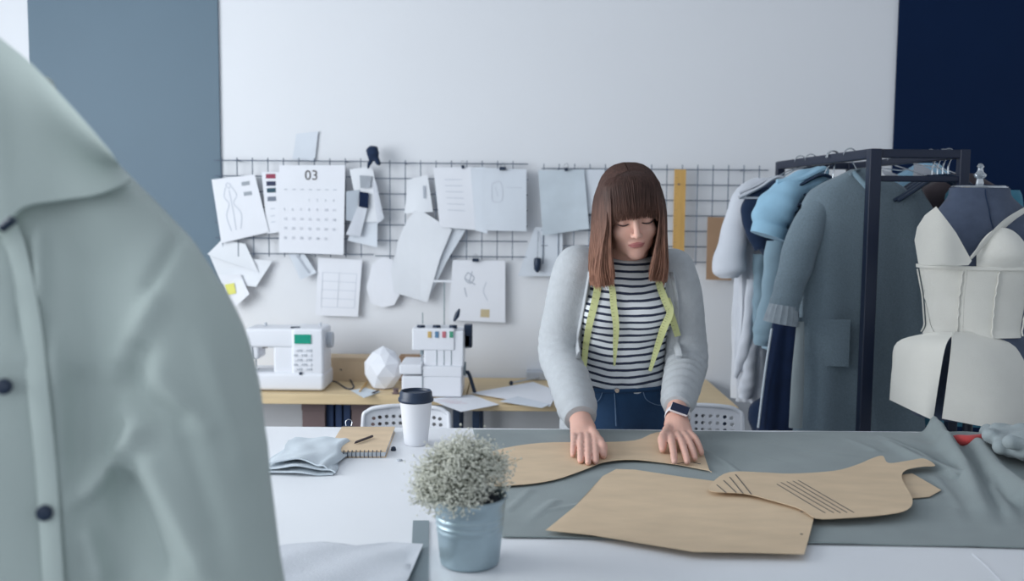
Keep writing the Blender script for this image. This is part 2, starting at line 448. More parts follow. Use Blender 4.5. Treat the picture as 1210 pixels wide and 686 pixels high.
# ---- grey cloth spread over the table
def seg(x, y, ax, ay, bx, by):
    dx, dy = bx - ax, by - ay; L = dx * dx + dy * dy
    t = np.clip(((x - ax) * dx + (y - ay) * dy) / L, 0, 1)
    return np.hypot(x - ax - t * dx, y - ay - t * dy), t
RIDGES = []
def ridge(pxs, w0, w1, h0, h1):
    P = [T(a, b, TZ + 0.01)[:2] for a, b in pxs]
    for i in range(len(P) - 1):
        f0, f1 = i / (len(P) - 1), (i + 1) / (len(P) - 1)
        RIDGES.append((P[i], P[i + 1], w0 + (w1 - w0) * f0, w0 + (w1 - w0) * f1, h0 + (h1 - h0) * f0, h0 + (h1 - h0) * f1))
ridge([(1103, 508), (1118, 525), (1140, 552)], 0.017, 0.016, 0.044, 0.026)
ridge([(1140, 552), (1160, 595), (1185, 636)], 0.017, 0.022, 0.026, 0.004)
ridge([(1050, 520), (1085, 540), (1135, 560)], 0.014, 0.016, 0.006, 0.016)
ridge([(1150, 525), (1178, 560), (1215, 592)], 0.018, 0.03, 0.022, 0.04)
ridge([(1172, 545), (1176, 580), (1205, 620)], 0.010, 0.016, 0.014, 0.010)
ridge([(1105, 560), (1130, 590), (1160, 640)], 0.008, 0.010, 0.003, 0.003)
ridge([(1040, 513), (1080, 530), (1130, 562)], 0.007, 0.008, 0.003, 0.012)
ridge([(900, 520), (960, 530), (1010, 535)], 0.008, 0.008, 0.0012, 0.0015)
ridge([(880, 530), (930, 545)], 0.007, 0.007, 0.0014, 0.001)
ridge([(700, 590), (640, 600)], 0.008, 0.008, 0.002, 0.002)
ridge([(990, 620), (1010, 640)], 0.007, 0.007, 0.002, 0.002)
ridge([(600, 600), (625, 575)], 0.008, 0.008, 0.002, 0.002)
ridge([(1000, 515), (1035, 530)], 0.012, 0.010, 0.002, 0.004)
ridge([(820, 522), (860, 545), (880, 560)], 0.006, 0.006, 0.004, 0.003)
ridge([(1040, 615), (1090, 636)], 0.012, 0.014, 0.003, 0.003)
ridge([(1130, 600), (1150, 640)], 0.012, 0.014, 0.004, 0.004)
ridge([(610, 625), (640, 600), (655, 588)], 0.010, 0.010, 0.003, 0.003)
def clothz(x, y):
    x = np.asarray(x, float); y = np.asarray(y, float)
    z = np.full(np.broadcast(x, y).shape, TZ + 0.0025)
    z = z + 0.0006 * np.sin(13 * x + 9 * y) + 0.0006 * np.sin(31 * y - 17 * x + 2 * np.sin(5 * x))
    h = np.zeros_like(z)
    for a, b, w0, w1, h0, h1 in RIDGES:
        d, t = seg(x, y, a[0], a[1], b[0], b[1]); ww = w0 + (w1 - w0) * t; hh = h0 + (h1 - h0) * t
        h = np.maximum(h, hh * np.exp(-(d / ww) ** 2))
    # crumpled bunch at the far right
    c = T(1190, 540, TZ)[:2]; q = np.exp(-(((x - c[0] - 0.12) / 0.20) ** 2 + ((y - c[1] - 0.03) / 0.16) ** 2))
    h = h + q * (0.018 + 0.012 * np.sin(40 * x + 20 * y + 3 * np.sin(14 * y)))
    edge = np.clip((y - 1.62) / 0.10, 0.12, 1)
    return z + h * edge
cl = T(592, 636, TZ)[0], T(560, 503, TZ)[0]
cy0 = T(592, 636, TZ)[1]; cy1 = T(1210, 649, TZ)[1]
nu, nv = 300, 190
G = np.zeros((nu, nv, 3))
for j in range(nv):
    v = j / (nv - 1)
    x0 = cl[0] + (cl[1] - cl[0]) * v
    xs = np.linspace(x0, 1.75, nu)
    yn = cy0 + (cy1 - cy0) * np.clip((xs - cl[0]) / (T(1210, 649, TZ)[0] - cl[0]), 0, 2)
    yf = TFY - 0.030 + 0.004 * np.sin(xs * 9)
    ys = yn + (yf - yn) * v + 0.002 * np.sin(xs * 11) * (1 - v)
    G[:, j] = np.stack([xs, ys, clothz(xs, ys)], 1)
tag(MB().sheet(G, 0.0015).build('spread_cloth', M_grey), 'grey suiting cloth spread over the right half of the white cutting table', 'cloth')

# crumpled grey bundle lying on it, right
c0 = T(1200, 552, TZ)
fb = Field(c0 - np.array((0.16, 0.2, 0.06)), c0 + np.array((0.30, 0.22, 0.16)), 0.004)
R_ = random.Random(4)
fb.ell(c0 + (0.10, 0.02, 0.045), (0.13, 0.13, 0.040), 0.02)
for i in range(9):
    a = R_.uniform(-0.4, 1.2); p = c0 + (R_.uniform(-0.05, 0.1), R_.uniform(-0.08, 0.12), 0.045 + R_.uniform(0, 0.025))
    fb.cap(p, p + np.array((math.cos(a) * 0.09, math.sin(a) * 0.08, -0.012)), 0.016, 0.010, 0.012)
p = T(1163, 522, TZ); fb.cap(p + (0, 0, 0.03), c0 + (0.02, 0.08, 0.05), 0.014, 0.02, 0.01); fb.cap(p + (0.0, -0.03, 0.02), c0 + (-0.01, 0.0, 0.035), 0.010, 0.014, 0.006)
V, Q = fb.mesh(1); N = vnorm(V, Q); V += N * (0.0045 * nz(V, 5, 42, 3))[:, None]
tag(link('cloth_bundle', V, Q, M_greyl), 'crumpled bundle of pale grey cloth at the right end of the cutting table', 'cloth')
# red cloth / strap
P = [T(1124, 523, TZ + 0.01), T(1132, 524, TZ + 0.015), T(1145, 524, TZ + 0.02), T(1166, 519, TZ + 0.025)]
tag(MB().tube([p + (0, 0, 0.008) for p in P], [[0.008, 0.008], [0.014, 0.020], [0.013, 0.018], [0.007, 0.008]], n=14, sm=16).build('red_cloth', M_red),
    'small folded red cloth tucked behind the grey folds', 'cloth')

# ---- kraft patterns
def pattern(name, pts, z0, lab, m=M_kraft, lift=0.004, sm=True, follow=False, lines=(), seed=1, step=0.025, tip=None):
    O = np.array([T(a, b, z0)[:2] for a, b in pts])
    if sm:
        Q = []
        n = len(O)
        for i in range(n):
            a, b, c, d = O[i - 1], O[i], O[(i + 1) % n], O[(i + 2) % n]
            for t in (0, 0.25, 0.5, 0.75):
                Q.append(0.5 * ((2 * b) + (c - a) * t + (2 * a - 5 * b + 4 * c - d) * t * t + (3 * b - a - 3 * c + d) * t ** 3))
        O = np.array(Q)
    def zf(x, y):
        z = z0 + lift * (0.5 + 0.5 * math.sin(9 * x + seed) * math.cos(11 * y + seed * 2))
        if tip is not None:
            z += tip[2] * math.exp(-((x - tip[0]) ** 2 + (y - tip[1]) ** 2) / tip[3] ** 2)
        return z
    o = MB().poly(O, zf, 0.0009, step).build(name, m, None, smooth=False)
    tag(o, lab, 'paper pattern', 'brown paper patterns on the grey cloth')
    for ln in lines:
        q = [T(a, b, z0 + lift / 2) for a, b in ln[0]]; q = crom(np.array(q), 14)
        mb = MB(); tng = np.gradient(q, axis=0); tng /= np.linalg.norm(tng, axis=1)[:, None]
        nrm = np.stack([-tng[:, 1], tng[:, 0], 0 * tng[:, 0]], 1) * ln[1] / 2
        for k in range(len(q)): q[k, 2] = zf(q[k, 0], q[k, 1]) + 0.0011
        mb.sheet(np.stack([q - nrm, q + nrm], 1), 0.0004, (0, 0, 1)).build('pattern_line', M_inkdark, o)
    return o
pattern('sleeve_pattern', [(560, 574), (560, 548), (585, 533), (640, 524), (700, 523), (750, 521), (775, 512), (812, 511), (826, 524), (838, 555.5), (837.5, 556.5), (800, 550),
        (750, 545), (715, 548), (690, 557), (655, 568), (612, 574)], TZ + 0.0065, 'brown paper pattern held flat under the woman\'s two hands', seed=3,
        lines=[([(800, 548), (815, 546), (828, 548)], 0.003)])
pattern('front_pattern', [(728, 557), (750, 558), (810, 567), (872, 574), (930, 585), (975, 604), (962, 613), (955, 640), (950, 657), (900, 656), (820, 655), (770, 646), (700, 634), (645, 629), (680, 600), (712, 565)],
        TZ + 0.008, 'large four-sided brown paper pattern at the near edge of the grey cloth', seed=5, lift=0.006, sm=False,
        lines=[([(946, 631), (948, 632)], 0.004)])
pattern('under_pattern', [(1064, 562), (1078, 560), (1112, 580), (1098, 588), (1062, 591), (1040, 588), (1045, 566)], TZ + 0.006, 'small brown paper piece mostly hidden under the lined pattern', seed=2, sm=False)
pattern('lined_pattern', [(840, 582), (842, 572), (862, 560), (900, 560), (935, 561), (985, 557), (1012, 550), (1030, 543), (1043, 540), (1050, 548), (1075, 545), (1092, 543), (1105, 551), (1090, 552),
        (1070, 556), (1066, 566), (1078, 590), (1072, 604), (1045, 610), (1000, 613), (965, 613), (945, 602), (910, 592), (880, 585)], TZ + 0.0165,
        'curved brown paper pattern with groups of drawn parallel lines', seed=7, lift=0.004,
        lines=[([(x0, y0), (x1, y1)], 0.0022) for x0, y0, x1, y1 in
               ((847, 574, 858, 583), (855, 569, 870, 583), (862, 565, 878, 584), (869, 562, 888, 585),
                (918, 573, 975, 606), (923, 571, 985, 606), (930, 570, 993, 606), (937, 569, 1001, 606), (943, 568, 1009, 606))] + [([(946, 604), (949, 605)], 0.004)])

tag(MB().tube([T(1149, 654, TZ + .001), T(1165, 668, TZ + .001), T(1188, 692, TZ + .001)], .0007, n=5, sm=12).build('loose_thread', M_plast), 'white thread lying on the bare table at the lower right', 'thread')
# ================================================================== THINGS ON THE TABLE, LEFT
# coffee cup
cc = T(490, 528, TZ); cx, cy = cc[0], cc[1] + 0.03
cup = thing('coffee_cup', (cx, cy, TZ), 'white paper coffee cup with a black lid on the cutting table', 'cup')
MB().lathe((cx, cy, TZ + 0.0005), [(0.027, 0), (0.0285, 0.003), (0.0385, 0.104), (0.0400, 0.106), (0.0400, 0.109), (0.036, 0.108)]).build('cup_body', M_plast, cup)
MB().lathe((cx, cy, TZ + 0.105), [(0.0408, 0), (0.0425, 0.002), (0.0425, 0.008), (0.0395, 0.011), (0.0385, 0.022), (0.0365, 0.026), (0.034, 0.026), (0.0325, 0.020), (0.0, 0.019)]).build('lid', M_black, cup)

# zinc pot
pc = T(555, 664, TZ); px_, py_ = pc[0], pc[1]
pot = thing('potted_dried_flower', (px_, py_, TZ), 'zinc bucket of dried white gypsophila on the cutting table', 'potted plant')
prof = [(0.040, 0.0), (0.046, 0.002), (0.047, 0.004)]
for k in range(1, 29):
    z = 0.004 + 0.101 * k / 29; r = 0.047 + 0.0105 * (z / 0.105)
    if 0.055 < z < 0.083: r += 0.0011 * math.sin((z - 0.055) * 2 * PI / 0.0093)
    prof.append((r, z))
prof += [(0.0585, 0.106), (0.0605, 0.108), (0.0605, 0.1105), (0.0585, 0.112), (0.0565, 0.109), (0.054, 0.095), (0.0, 0.094)]
MB().lathe((px_, py_, TZ), prof, 64).build('bucket', M_zinc, pot)
MB().lathe((px_, py_, TZ + 0.0945), [(0.0535, 0), (0.050, 0.006), (0.03, 0.009), (0.0, 0.010)], 32).build('soil', M_soil, pot)
R_ = random.Random(11); st = MB(); bl = MB()
tet = np.array([(1, 0, 0), (-1, 0, 0), (0, 1, 0), (0, -1, 0), (0, 0, 1), (0, 0, -1)], float); tf_ = [(0, 2, 4), (2, 1, 4), (1, 3, 4), (3, 0, 4), (2, 0, 5), (1, 2, 5), (3, 1, 5), (0, 3, 5)]
for i in range(300):
    while True:
        u = np.array((R_.uniform(-1, 1), R_.uniform(-1, 1), R_.uniform(-0.25, 1)))
        if 0.25 < np.linalg.norm(u) < 1: break
    if u[0] > 0.25 and u[2] < 0.15: continue
    rr = R_.uniform(0.85, 1.0)
    u = u / np.linalg.norm(u) ** 0.55
    tip = np.array((px_ - 0.008, py_, TZ + 0.128)) + u * np.array((0.080, 0.075, 0.072)) * rr
    base = np.array((px_ + R_.uniform(-0.03, 0.018), py_ + R_.uniform(-0.03, 0.03), TZ + 0.100))
    mid = base * 0.5 + tip * 0.5 + np.array((0, 0, 0.015))
    st.tube([base, mid, tip], [0.0009, 0.0007, 0.0005], n=3, sm=5, cap=False)
    for j in range(30):
        d = np.array((R_.gauss(0, 1), R_.gauss(0, 1), R_.gauss(0, 1))) * 0.0095
        q = tip + d
        if j % 5 == 0: st.tube([mid * 0.25 + tip * 0.75, q], [0.0005, 0.0004], n=3, cap=False)
        s_ = R_.uniform(0.0012, 0.0023)
        bl.add(tet * s_ + q, tf_)
tag(st.build('stems', M_stem, pot), kind='stuff'); tag(bl.build('blooms', M_bloom, pot, smooth=False), kind='stuff')

# steel ruler lying on the table, partly under the white cloth
O = [T(488, 616, TZ)[:2], T(507, 616, TZ)[:2], T(506, 700, TZ)[:2], T(484, 700, TZ)[:2]]
tag(MB().poly(O, lambda x, y: TZ + 0.001, 0.0015, 0.05).build('flat_ruler', M_steel, None, smooth=False), 'flat grey steel ruler on the table between white cloth and zinc bucket', 'ruler')
# white cloth, near left
O = [(500, 649), (462, 644), (420, 650), (380, 645), (340, 648), (300, 660), (300, 705), (470, 712), (484, 690)]
O = [T(a, b, TZ)[:2] for a, b in O]
def wz(x, y): return TZ + 0.005 + 0.006 * (math.sin(20 * x + 32 * y + 2 * math.sin(9 * x)) * 0.5 + 0.5) + 0.003 * (math.sin(47 * x - 40 * y) + 1) / 2
tag(MB().poly(O, wz, 0.001, 0.012).build('white_cloth', M_whitef), 'crumpled white cloth at the near edge of the table by the grey ruler', 'cloth')

# folded pale blue cloth
c = T(368, 556, TZ)
def fold(lvl, x0, x1, y0, y1, bulge, sd):
    xs = np.linspace(0, 1, 40); ys = np.linspace(0, 1, 16); g = np.zeros((40, 16, 3))
    for i, u in enumerate(xs):
        for j, v in enumerate(ys):
            z = TZ + lvl + bulge * math.sin(PI * min(1, u * 1.2)) * (1 - v) ** 2 + 0.0015 * math.sin(13 * u + sd) * math.sin(7 * v + sd)
            e = max(0, u - 0.9) / 0.1
            g[i, j] = (x0 + (x1 - x0) * u + 0.006 * math.sin(9 * v + sd), y0 + (y1 - y0) * v + 0.004 * math.sin(7 * u + sd), max(TZ + 0.001 + lvl * 0.3, z - e * e * lvl * 0.6))
    return g
a0, a1 = T(310, 562, TZ), T(420, 525, TZ)
fc = MB()
fc.sheet(fold(0.002, a0[0] - 0.01, a1[0] - 0.006, a0[1], a1[1] - 0.01, 0.006, 0.5), 0.003)
fc.sheet(fold(0.010, a0[0], a1[0] - 0.004, a0[1] + 0.004, a1[1] - 0.016, 0.010, 2.0), 0.003)
fc.sheet(fold(0.019, a0[0] + 0.01, a1[0] - 0.010, a0[1] + 0.014, a1[1] - 0.02, 0.012, 4.0), 0.003)
tag(fc.build('folded_cloth', M_bluecloth), 'folded pale blue-grey cloth on the white table beside the white coat', 'cloth')

# spiral notebook + pencil + binder clip
nb = [T(388, 513, TZ), T(454, 510, TZ), T(448, 542, TZ), T(380, 540, TZ)]
nbx0 = T(383, 540, TZ); nbx1 = T(450, 541, TZ); ny1 = T(450, 511, TZ)[1]
ntb = thing('notebook', ((nbx0[0] + nbx1[0]) / 2, (nbx0[1] + ny1) / 2, TZ), 'brown notebook with a dark bound edge beside the folded blue cloth', 'notebook')
Rz = lambda a: np.array([(math.cos(a), -math.sin(a), 0), (math.sin(a), math.cos(a), 0), (0, 0, 1)])
ncx, ncy = (nbx0[0] + nbx1[0]) / 2 + 0.004, (nbx0[1] + ny1) / 2; nwx, nwy = nbx1[0] - nbx0[0], ny1 - nbx0[1]
MB().box((ncx, ncy, TZ + 0.0075), (nwx, nwy, 0.010), Rz(0.04)).build('page_block', M_paper2, ntb, smooth=False)
MB().box((ncx, ncy, TZ + 0.0014), (nwx + .004, nwy + .004, 0.0022), Rz(0.04)).build('cover', M_kraft, ntb, smooth=False)
MB().box((ncx, ncy, TZ + 0.0140), (nwx + .004, nwy + .004, 0.0022), Rz(0.04)).build('cover', M_kraft, ntb, smooth=False)
for k in range(14):
    x = ncx - nwx / 2 + nwx * (k + 0.5) / 14; y = ncy - nwy / 2 - 0.001 + 0.04 * (x - ncx)
    a = np.linspace(0, 2 * PI, 9)[:-1]
    ring = [(x, y + 0.0055 * math.cos(t), TZ + 0.0085 + 0.008 * math.sin(t)) for t in a] + [(x, y + 0.0055, TZ + 0.0085)]
    MB().tube(ring, 0.0011, n=5).build('binding_ring', M_black, ntb)
q0, q1 = T(421, 524, TZ + 0.016), T(440, 517, TZ + 0.016)
pn = MB(); pn.tube([q0 + (0, 0, .004), q1 + (0, 0, .004)], [0.0032, 0.0032], n=6); pn.tube([q0 + (0, 0, .004), q0 + (q0 - q1) * 0.12 + (0, 0, .002)], [0.0032, 0.0005], n=6)
tag(pn.build('pencil', M_brownf), 'short dark pencil lying on the brown notebook', 'pencil')
bp_ = T(412, 509, TZ) 
bc = thing('binder_clip', (bp_[0], bp_[1], TZ), 'black binder clip standing on the table behind the brown notebook', 'clip')
MB().loft([np.array([(bp_[0] - .016, bp_[1] + y, TZ + z) for y, z in ((-.009, .0), (.009, 0), (.001, .013), (-.001, .013))]),
           np.array([(bp_[0] + .016, bp_[1] + y, TZ + z) for y, z in ((-.009, .0), (.009, 0), (.001, .013), (-.001, .013))])]).build('clip_body', M_black, bc, smooth=False)
MB().tube([(bp_[0] - .006, bp_[1], TZ + .011), (bp_[0] - .008, bp_[1] + .004, TZ + .024), (bp_[0], bp_[1] + .005, TZ + .029), (bp_[0] + .008, bp_[1] + .004, TZ + .024), (bp_[0] + .006, bp_[1], TZ + .011)], 0.0008, n=6, sm=16).build('clip_handle', M_chrome, bc)
# two tiny items by the cup
p = T(465, 532, TZ)
tag(MB().lathe((p[0], p[1], TZ), [(0.006, 0), (0.0065, 0.002), (0.005, 0.008), (0.002, 0.010)], 16).build('thimble', M_black), 'tiny black thimble standing left of the coffee cup', 'thimble')
p = T(472, 544, TZ)
tag(MB().lathe((p[0], p[1], TZ), [(0.006, 0), (0.007, 0.0015), (0.006, 0.003), (0.003, 0.004)], 16).build('loose_button', M_plast2), 'tiny grey button lying on the table in front of the coffee cup', 'button')

# ================================================================== WHITE COAT (foreground)
YC = 1.0
jc = thing('white_coat', (-0.62, 1.06, 0.15), 'large white coat with dark buttons hanging in the left foreground', 'coat')
def jx(px, py, Y=YC): return W(px, py, Y)
fj = Field((-0.95, 0.80, 0.55), (-0.16, 1.40, 1.80), 0.006)
# torso rows : z, centre x, half width, centre y, half depth
def torso_sdf(rows, k=None):
    rows = np.array(rows, float)
    def fn(X, Y, Z):
        z = np.clip(Z.ravel(), rows[0, 0], rows[-1, 0])
        cx = np.interp(z, rows[:, 0], rows[:, 1])[None, None, :]; a = np.interp(z, rows[:, 0], rows[:, 2])[None, None, :]
        cy = np.interp(z, rows[:, 0], rows[:, 3])[None, None, :]; b = np.interp(z, rows[:, 0], rows[:, 4])[None, None, :]
        x, y = X - cx, Y - cy
        k0 = np.sqrt((x / a) ** 2 + (y / b) ** 2); k1 = np.sqrt((x / a ** 2) ** 2 + (y / b ** 2) ** 2) + 1e-4
        d = np.where(k0 < 1, (k0 - 1) * np.minimum(a, b), k0 * (k0 - 1) / k1)
        dz = np.maximum(rows[0, 0] - Z, Z - rows[-1, 0])
        return np.maximum(d, dz)
    return fn
rows = [(0.58, -.60, .27, 1.10, .17), (0.9, -.60, .245, 1.10, .155), (1.15, -.60, .215, 1.10, .145), (1.30, -.60, .200, 1.10, .14), (1.38, -.60, .18, 1.11, .125),
        (1.44, -.60, .150, 1.12, .110), (1.50, -.60, .105, 1.12, .095), (1.56, -.60, .070, 1.12, .08), (1.62, -.60, .045, 1.12, .06)]
fj.op((-0.9, 0.85, 0.58), (-0.3, 1.35, 1.64), torso_sdf(rows), 0.01)
# sleeve
S0 = jx(188, 338, 1.08); S1 = jx(222, 470, 1.07); S2 = jx(252, 700, 1.05); S3 = jx(270, 800, 1.04)
fj.chain([S0, S1, S2, S3], [0.060, 0.072, 0.070, 0.064], 0.03, sm=12)
fj.cap(jx(74, 200, 1.10), jx(178, 304, 1.09), 0.05, 0.050, 0.02)
fj.cap(jx(0, 126, 1.12), jx(74, 200, 1.10), 0.045, 0.05, 0.02)
V, Q = fj.mesh(2); N = vnorm(V, Q)
def foldamp(V, a, b, w_, h_):
    A, B = np.array(a), np.array(b); ab = B - A; t = np.clip(((V - A) @ ab) / (ab @ ab), 0, 1)
    d = np.linalg.norm(V - A - t[:, None] * ab, axis=1); return h_ * np.exp(-(d / w_) ** 2)
front = (N[:, 1] < 0.3)
disp = 0.004 * nz(V, 3, 9, 2)
PX, PY = proj(V)
def F2(p, q, w_, h_):
    ax, ay = p; bx_, by_ = q; dx, dy = bx_ - ax, by_ - ay
    t = np.clip(((PX - ax) * dx + (PY - ay) * dy) / (dx * dx + dy * dy), 0, 1)
    e = np.minimum(1, np.minimum(t, 1 - t) * 4 + .35)
    return h_ * e * np.exp(-(np.hypot(PX - ax - t * dx, PY - ay - t * dy) / w_) ** 2) * front
for p, q, w_, h_ in (((170, 400), (148, 470), 16, -.014), ((148, 470), (172, 512), 12, .012), ((172, 508), (90, 590), 12, .016), ((135, 545), (190, 690), 16, -.016), ((165, 520), (250, 690), 16, .011),
                     ((62, 400), (82, 690), 13, .010), ((100, 430), (90, 560), 22, -.010), ((190, 340), (140, 440), 16, .010), ((215, 272), (168, 350), 9, -.007), ((165, 222), (225, 285), 5, -.006),
                     ((172, 214), (232, 280), 5, .004), ((240, 400), (290, 560), 14, .006), ((215, 500), (262, 650), 14, -.007), ((45, 270), (48, 360), 8, .008), ((22, 290), (30, 400), 8, -.006),
                     ((150, 470), (230, 500), 14, -.010), ((175, 430), (255, 520), 14, .008), ((100, 620), (120, 690), 12, .010)):
    disp += F2(p, q, w_, h_)
V = V + N * disp[:, None]
link('coat_body', V, Q, M_coat, jc)
# raised front placket edge with stitching
def on_coat(px, py, off=0.0):
    """frontmost point of the coat near a picture direction"""
    d = W(px, py, 1.0) - EYE; d /= np.linalg.norm(d); r = V - EYE; t = r @ d
    dist = np.linalg.norm(r - t[:, None] * d, axis=1); m = dist < 0.010
    if not m.any(): return W(px, py, 1.0)
    return EYE + d * (t[m].min() - off)
pl = [on_coat(px, py, 0.001) for px, py in ((8, 262), (13, 280), (20, 300), (36, 380), (46, 470), (55, 560), (60, 640), (64, 700))]
MB().tube(pl, [[0.002, 0.012]] * 8, n=10, sm=30, up=(0, -1, 0.0)).build('placket', M_coat, jc)
for bx, by in ((5, 456), (53, 605), (66, 745), (-30, 330)):
    p = on_coat(bx, by, 0.004) if by < 700 else W(bx, by, 0.99)
    rr = 0.0085
    bt = MB().tube([p, p + (0.001, -0.004, 0), p + (0.001, -0.0055, 0)], [rr, rr, rr * 0.7], n=20)
    bt.build('button', M_black, jc)
# collar: a broad fold-over flap standing off the neck
cp = [[(-60, 30), (-70, 150), (-60, 290)], [(-14, 38), (-12, 160), (2, 270)], [(16, 58), (20, 160), (30, 246)], [(44, 82), (56, 160), (72, 238)], [(72, 112), (90, 170), (112, 232)], [(101, 144), (117, 184), (140, 222)], [(130, 178), (142, 196), (156, 213)]]
G = np.array([[on_coat(a, b, 0.010 + 0.004 * (j == 2)) if j else W(a, b, 1.075 - .012 * k) for j, (a, b) in enumerate(r)] for k, r in enumerate(cp)])
G[:, :, 1] = np.clip(G[:, :, 1], 0.93, 1.2)
G2 = np.stack([crom(G[:, j], 30) for j in range(3)], 1); G3 = np.stack([crom(G2[i], 14) for i in range(30)], 0)
MB().sheet(G3, 0.006, (0.1, -1, 0.3)).build('collar', M_coat, jc)
p = on_coat(8, 268, 0.012)
MB().tube([W(2, 270, 0.955), W(16, 259, 0.955)], [[0.0045, 0.006], [0.0045, 0.006]], n=10).build('button', M_black, jc)
# hanger and stand carrying it
MB().tube([(-0.74, 1.13, 1.42), (-0.60, 1.13, 1.52), (-0.46, 1.13, 1.40)], 0.008, n=8, sm=14).build('hanger', M_chrome, jc)
MB().cyl((-0.60, 1.13, 0.16), (-0.60, 1.13, 1.60), 0.012).build('stand_pole', M_chrome, jc)
MB().lathe((-0.60, 1.13, 0.0), [(0.17, 0), (0.17, 0.012), (0.03, 0.03), (0.012, 0.16)], 40).build('stand_base', M_chrome, jc)
# ================================================================== DESKS BY THE WALL
DZ = 0.75
def desk(name, x0, x1, y0, th, lab, legs=True):
    d = thing('work_desk', ((x0 + x1) / 2, (y0 + WY) / 2, 0), lab, 'desk', 'plywood desks along the back wall')
    slab('desktop', M_wood, d, (x0, y0, DZ - th), (x1, WY - 0.02, DZ), 0.003)
    for x in (x0 + 0.04, x1 - 0.04):
        for y in (y0 + 0.06, WY - 0.08):
            slab('leg', M_black, d, (x - 0.014, y - 0.014, 0), (x + 0.014, y + 0.014, DZ - th), 0.002)
    return d
dxm = T(548, 480, DZ)[0]; dxr = W(873, 483, 3.38)[0]
yA, yB = 3.56, 3.38
deskA = desk('work_desk', -1.75, dxm - 0.002, yA, 0.04, 'birch plywood desk carrying the sewing machine against the back wall')
deskB = desk('work_desk', dxm + 0.002, dxr, yB, 0.022, 'birch plywood desk behind the woman with papers lying on it')
slab('shelf_board', M_plast2, deskA, (-1.70, 3.62, 0.38), (dxm - 0.06, 3.88, 0.40), 0.002)
def bx(px0, px1, Y, z0, z1, m, name, lab, cat, dep=0.22, group=None):
    a = W(px0, 490, Y); b = W(px1, 490, Y)
    mb = MB(); t_ = 0.004
    mb.bb((a[0], Y, z0), (b[0], Y + dep, z1 - 0.03)); o = thing(name, ((a[0] + b[0]) / 2, Y + dep / 2, z0), lab, cat, 'brown boxes under the desk')
    mb.build('box_body', m, o, smooth=False, bevel=0.002)
    MB().bb((a[0] - 0.002, Y - 0.003, z1 - 0.032), (b[0] + 0.002, Y + dep + 0.003, z1)).build('lid', m, o, smooth=False, bevel=0.002)
    return o
bx(357, 384, 3.64, 0.40, 0.70, M_brown, 'storage_box', 'brown card box under the desk, left of the navy binders', 'box')
bx(415.5, 446, 3.66, 0.40, 0.70, M_brown, 'storage_box', 'brown card box under the desk behind the chair back', 'box')
for p0, p1, lab in ((385.5, 394, 'navy binder under the desk against the left brown box'), (396.5, 404, 'navy binder under the desk, middle of the row'), (406, 414, 'navy binder under the desk against the right brown box')):
    a = W(p0, 490, 3.66); b = W(p1, 490, 3.66)
    bo = thing('ring_binder', ((a[0] + b[0]) / 2, 3.77, 0.40), lab, 'binder', 'navy binders under the desk')
    MB().bb((a[0], 3.66, 0.40), (b[0], 3.88, 0.695)).build('binder_cover', M_navyc, bo, smooth=False, bevel=0.002)
    MB().bb((a[0] + 0.004, 3.67, 0.405), (b[0] - 0.004, 3.885, 0.69)).build('page_block', M_paper, bo, smooth=False)

# ---- sewing machine
my = 3.60
sx0, sx1 = W(285, 450, my)[0], W(383, 450, my)[0]
zt = lambda py, Y, px=350: float(W(px, py, Y)[2])
z_top, z_base = zt(388, my), DZ + 0.075
sm = thing('sewing_machine', ((sx0 + sx1) / 2, my + 0.09, DZ), 'white computerised sewing machine with a green display on the left desk', 'sewing machine')
MB().bb((sx0, my, DZ + 0.004), (sx1, my + 0.19, z_base)).build('base', M_plast, sm, smooth=False, bevel=0.014)
cx0 = W(344, 420, my)[0]
MB().bb((cx0, my + 0.006, z_base - 0.01), (sx1 - 0.002, my + 0.165, z_top)).build('column', M_plast, sm, smooth=False, bevel=0.012)
zarm = zt(412, my)
MB().bb((sx0 + 0.012, my + 0.015, zarm), (sx1 - 0.01, my + 0.150, z_top - 0.002)).build('arm', M_plast, sm, smooth=False, bevel=0.012)
MB().bb((sx0 + 0.01, my + 0.022, zt(426, my)), (sx0 + 0.065, my + 0.13, z_top - 0.02)).build('head', M_plast, sm, smooth=False, bevel=0.010)
MB().bb((sx0 + 0.036, my + 0.017, zt(424, my)), (sx0 + 0.039, my + 0.022, z_top - 0.02)).build('thread_slot', M_plast2, sm, smooth=False)
MB().cyl((sx0 + 0.04, my + 0.07, zt(436, my)), (sx0 + 0.04, my + 0.07, zt(424, my)), 0.003).build('needle_bar', M_chrome, sm)
MB().box((sx0 + 0.04, my + 0.065, z_base + 0.004), (0.022, 0.030, 0.004)).build('presser_foot', M_chrome, sm, smooth=False)
MB().box((sx0 + 0.075, my + 0.065, z_base + 0.0005), (0.09, 0.08, 0.002)).build('needle_plate', M_plast2, sm, smooth=False)
MB().bb((cx0 - 0.075, my + 0.02, z_base - 0.01), (cx0 + 0.01, my + 0.14, zarm + 0.01)).build('inner_column', M_plast, sm, smooth=False, bevel=0.01)
a = W(347.5, 395, my); b = W(367, 406, my)
MB().bb((a[0], my + 0.001, b[2]), (b[0], my + 0.012, a[2])).build('display', M_lcd, sm, smooth=False)
for r in range(5):
    for c in range(4):
        q = W(349 + c * 5.6, 414 + r * 5.6, my)
        MB().box((q[0], my + 0.005, q[2]), (0.013, 0.005, 0.008)).build('key_button', M_plast2 if (r + c) % 2 else M_plast, sm, smooth=False)
q = W(355, 441, my); MB().cyl((q[0], my + 0.006, q[2]), (q[0], my - 0.001, q[2]), 0.006).build('dial', M_black, sm)
q = W(387, 401, my + 0.08)
MB().tube([(sx1 - 0.004, my + 0.08, q[2]), (sx1 + 0.020, my + 0.08, q[2])], 0.031, n=28).build('handwheel', M_plast2, sm)
q = W(347, 384, my); MB().box((q[0], my + 0.03, z_top + 0.0015), (0.036, 0.012, 0.005)).build('top_switch', M_black, sm, smooth=False)
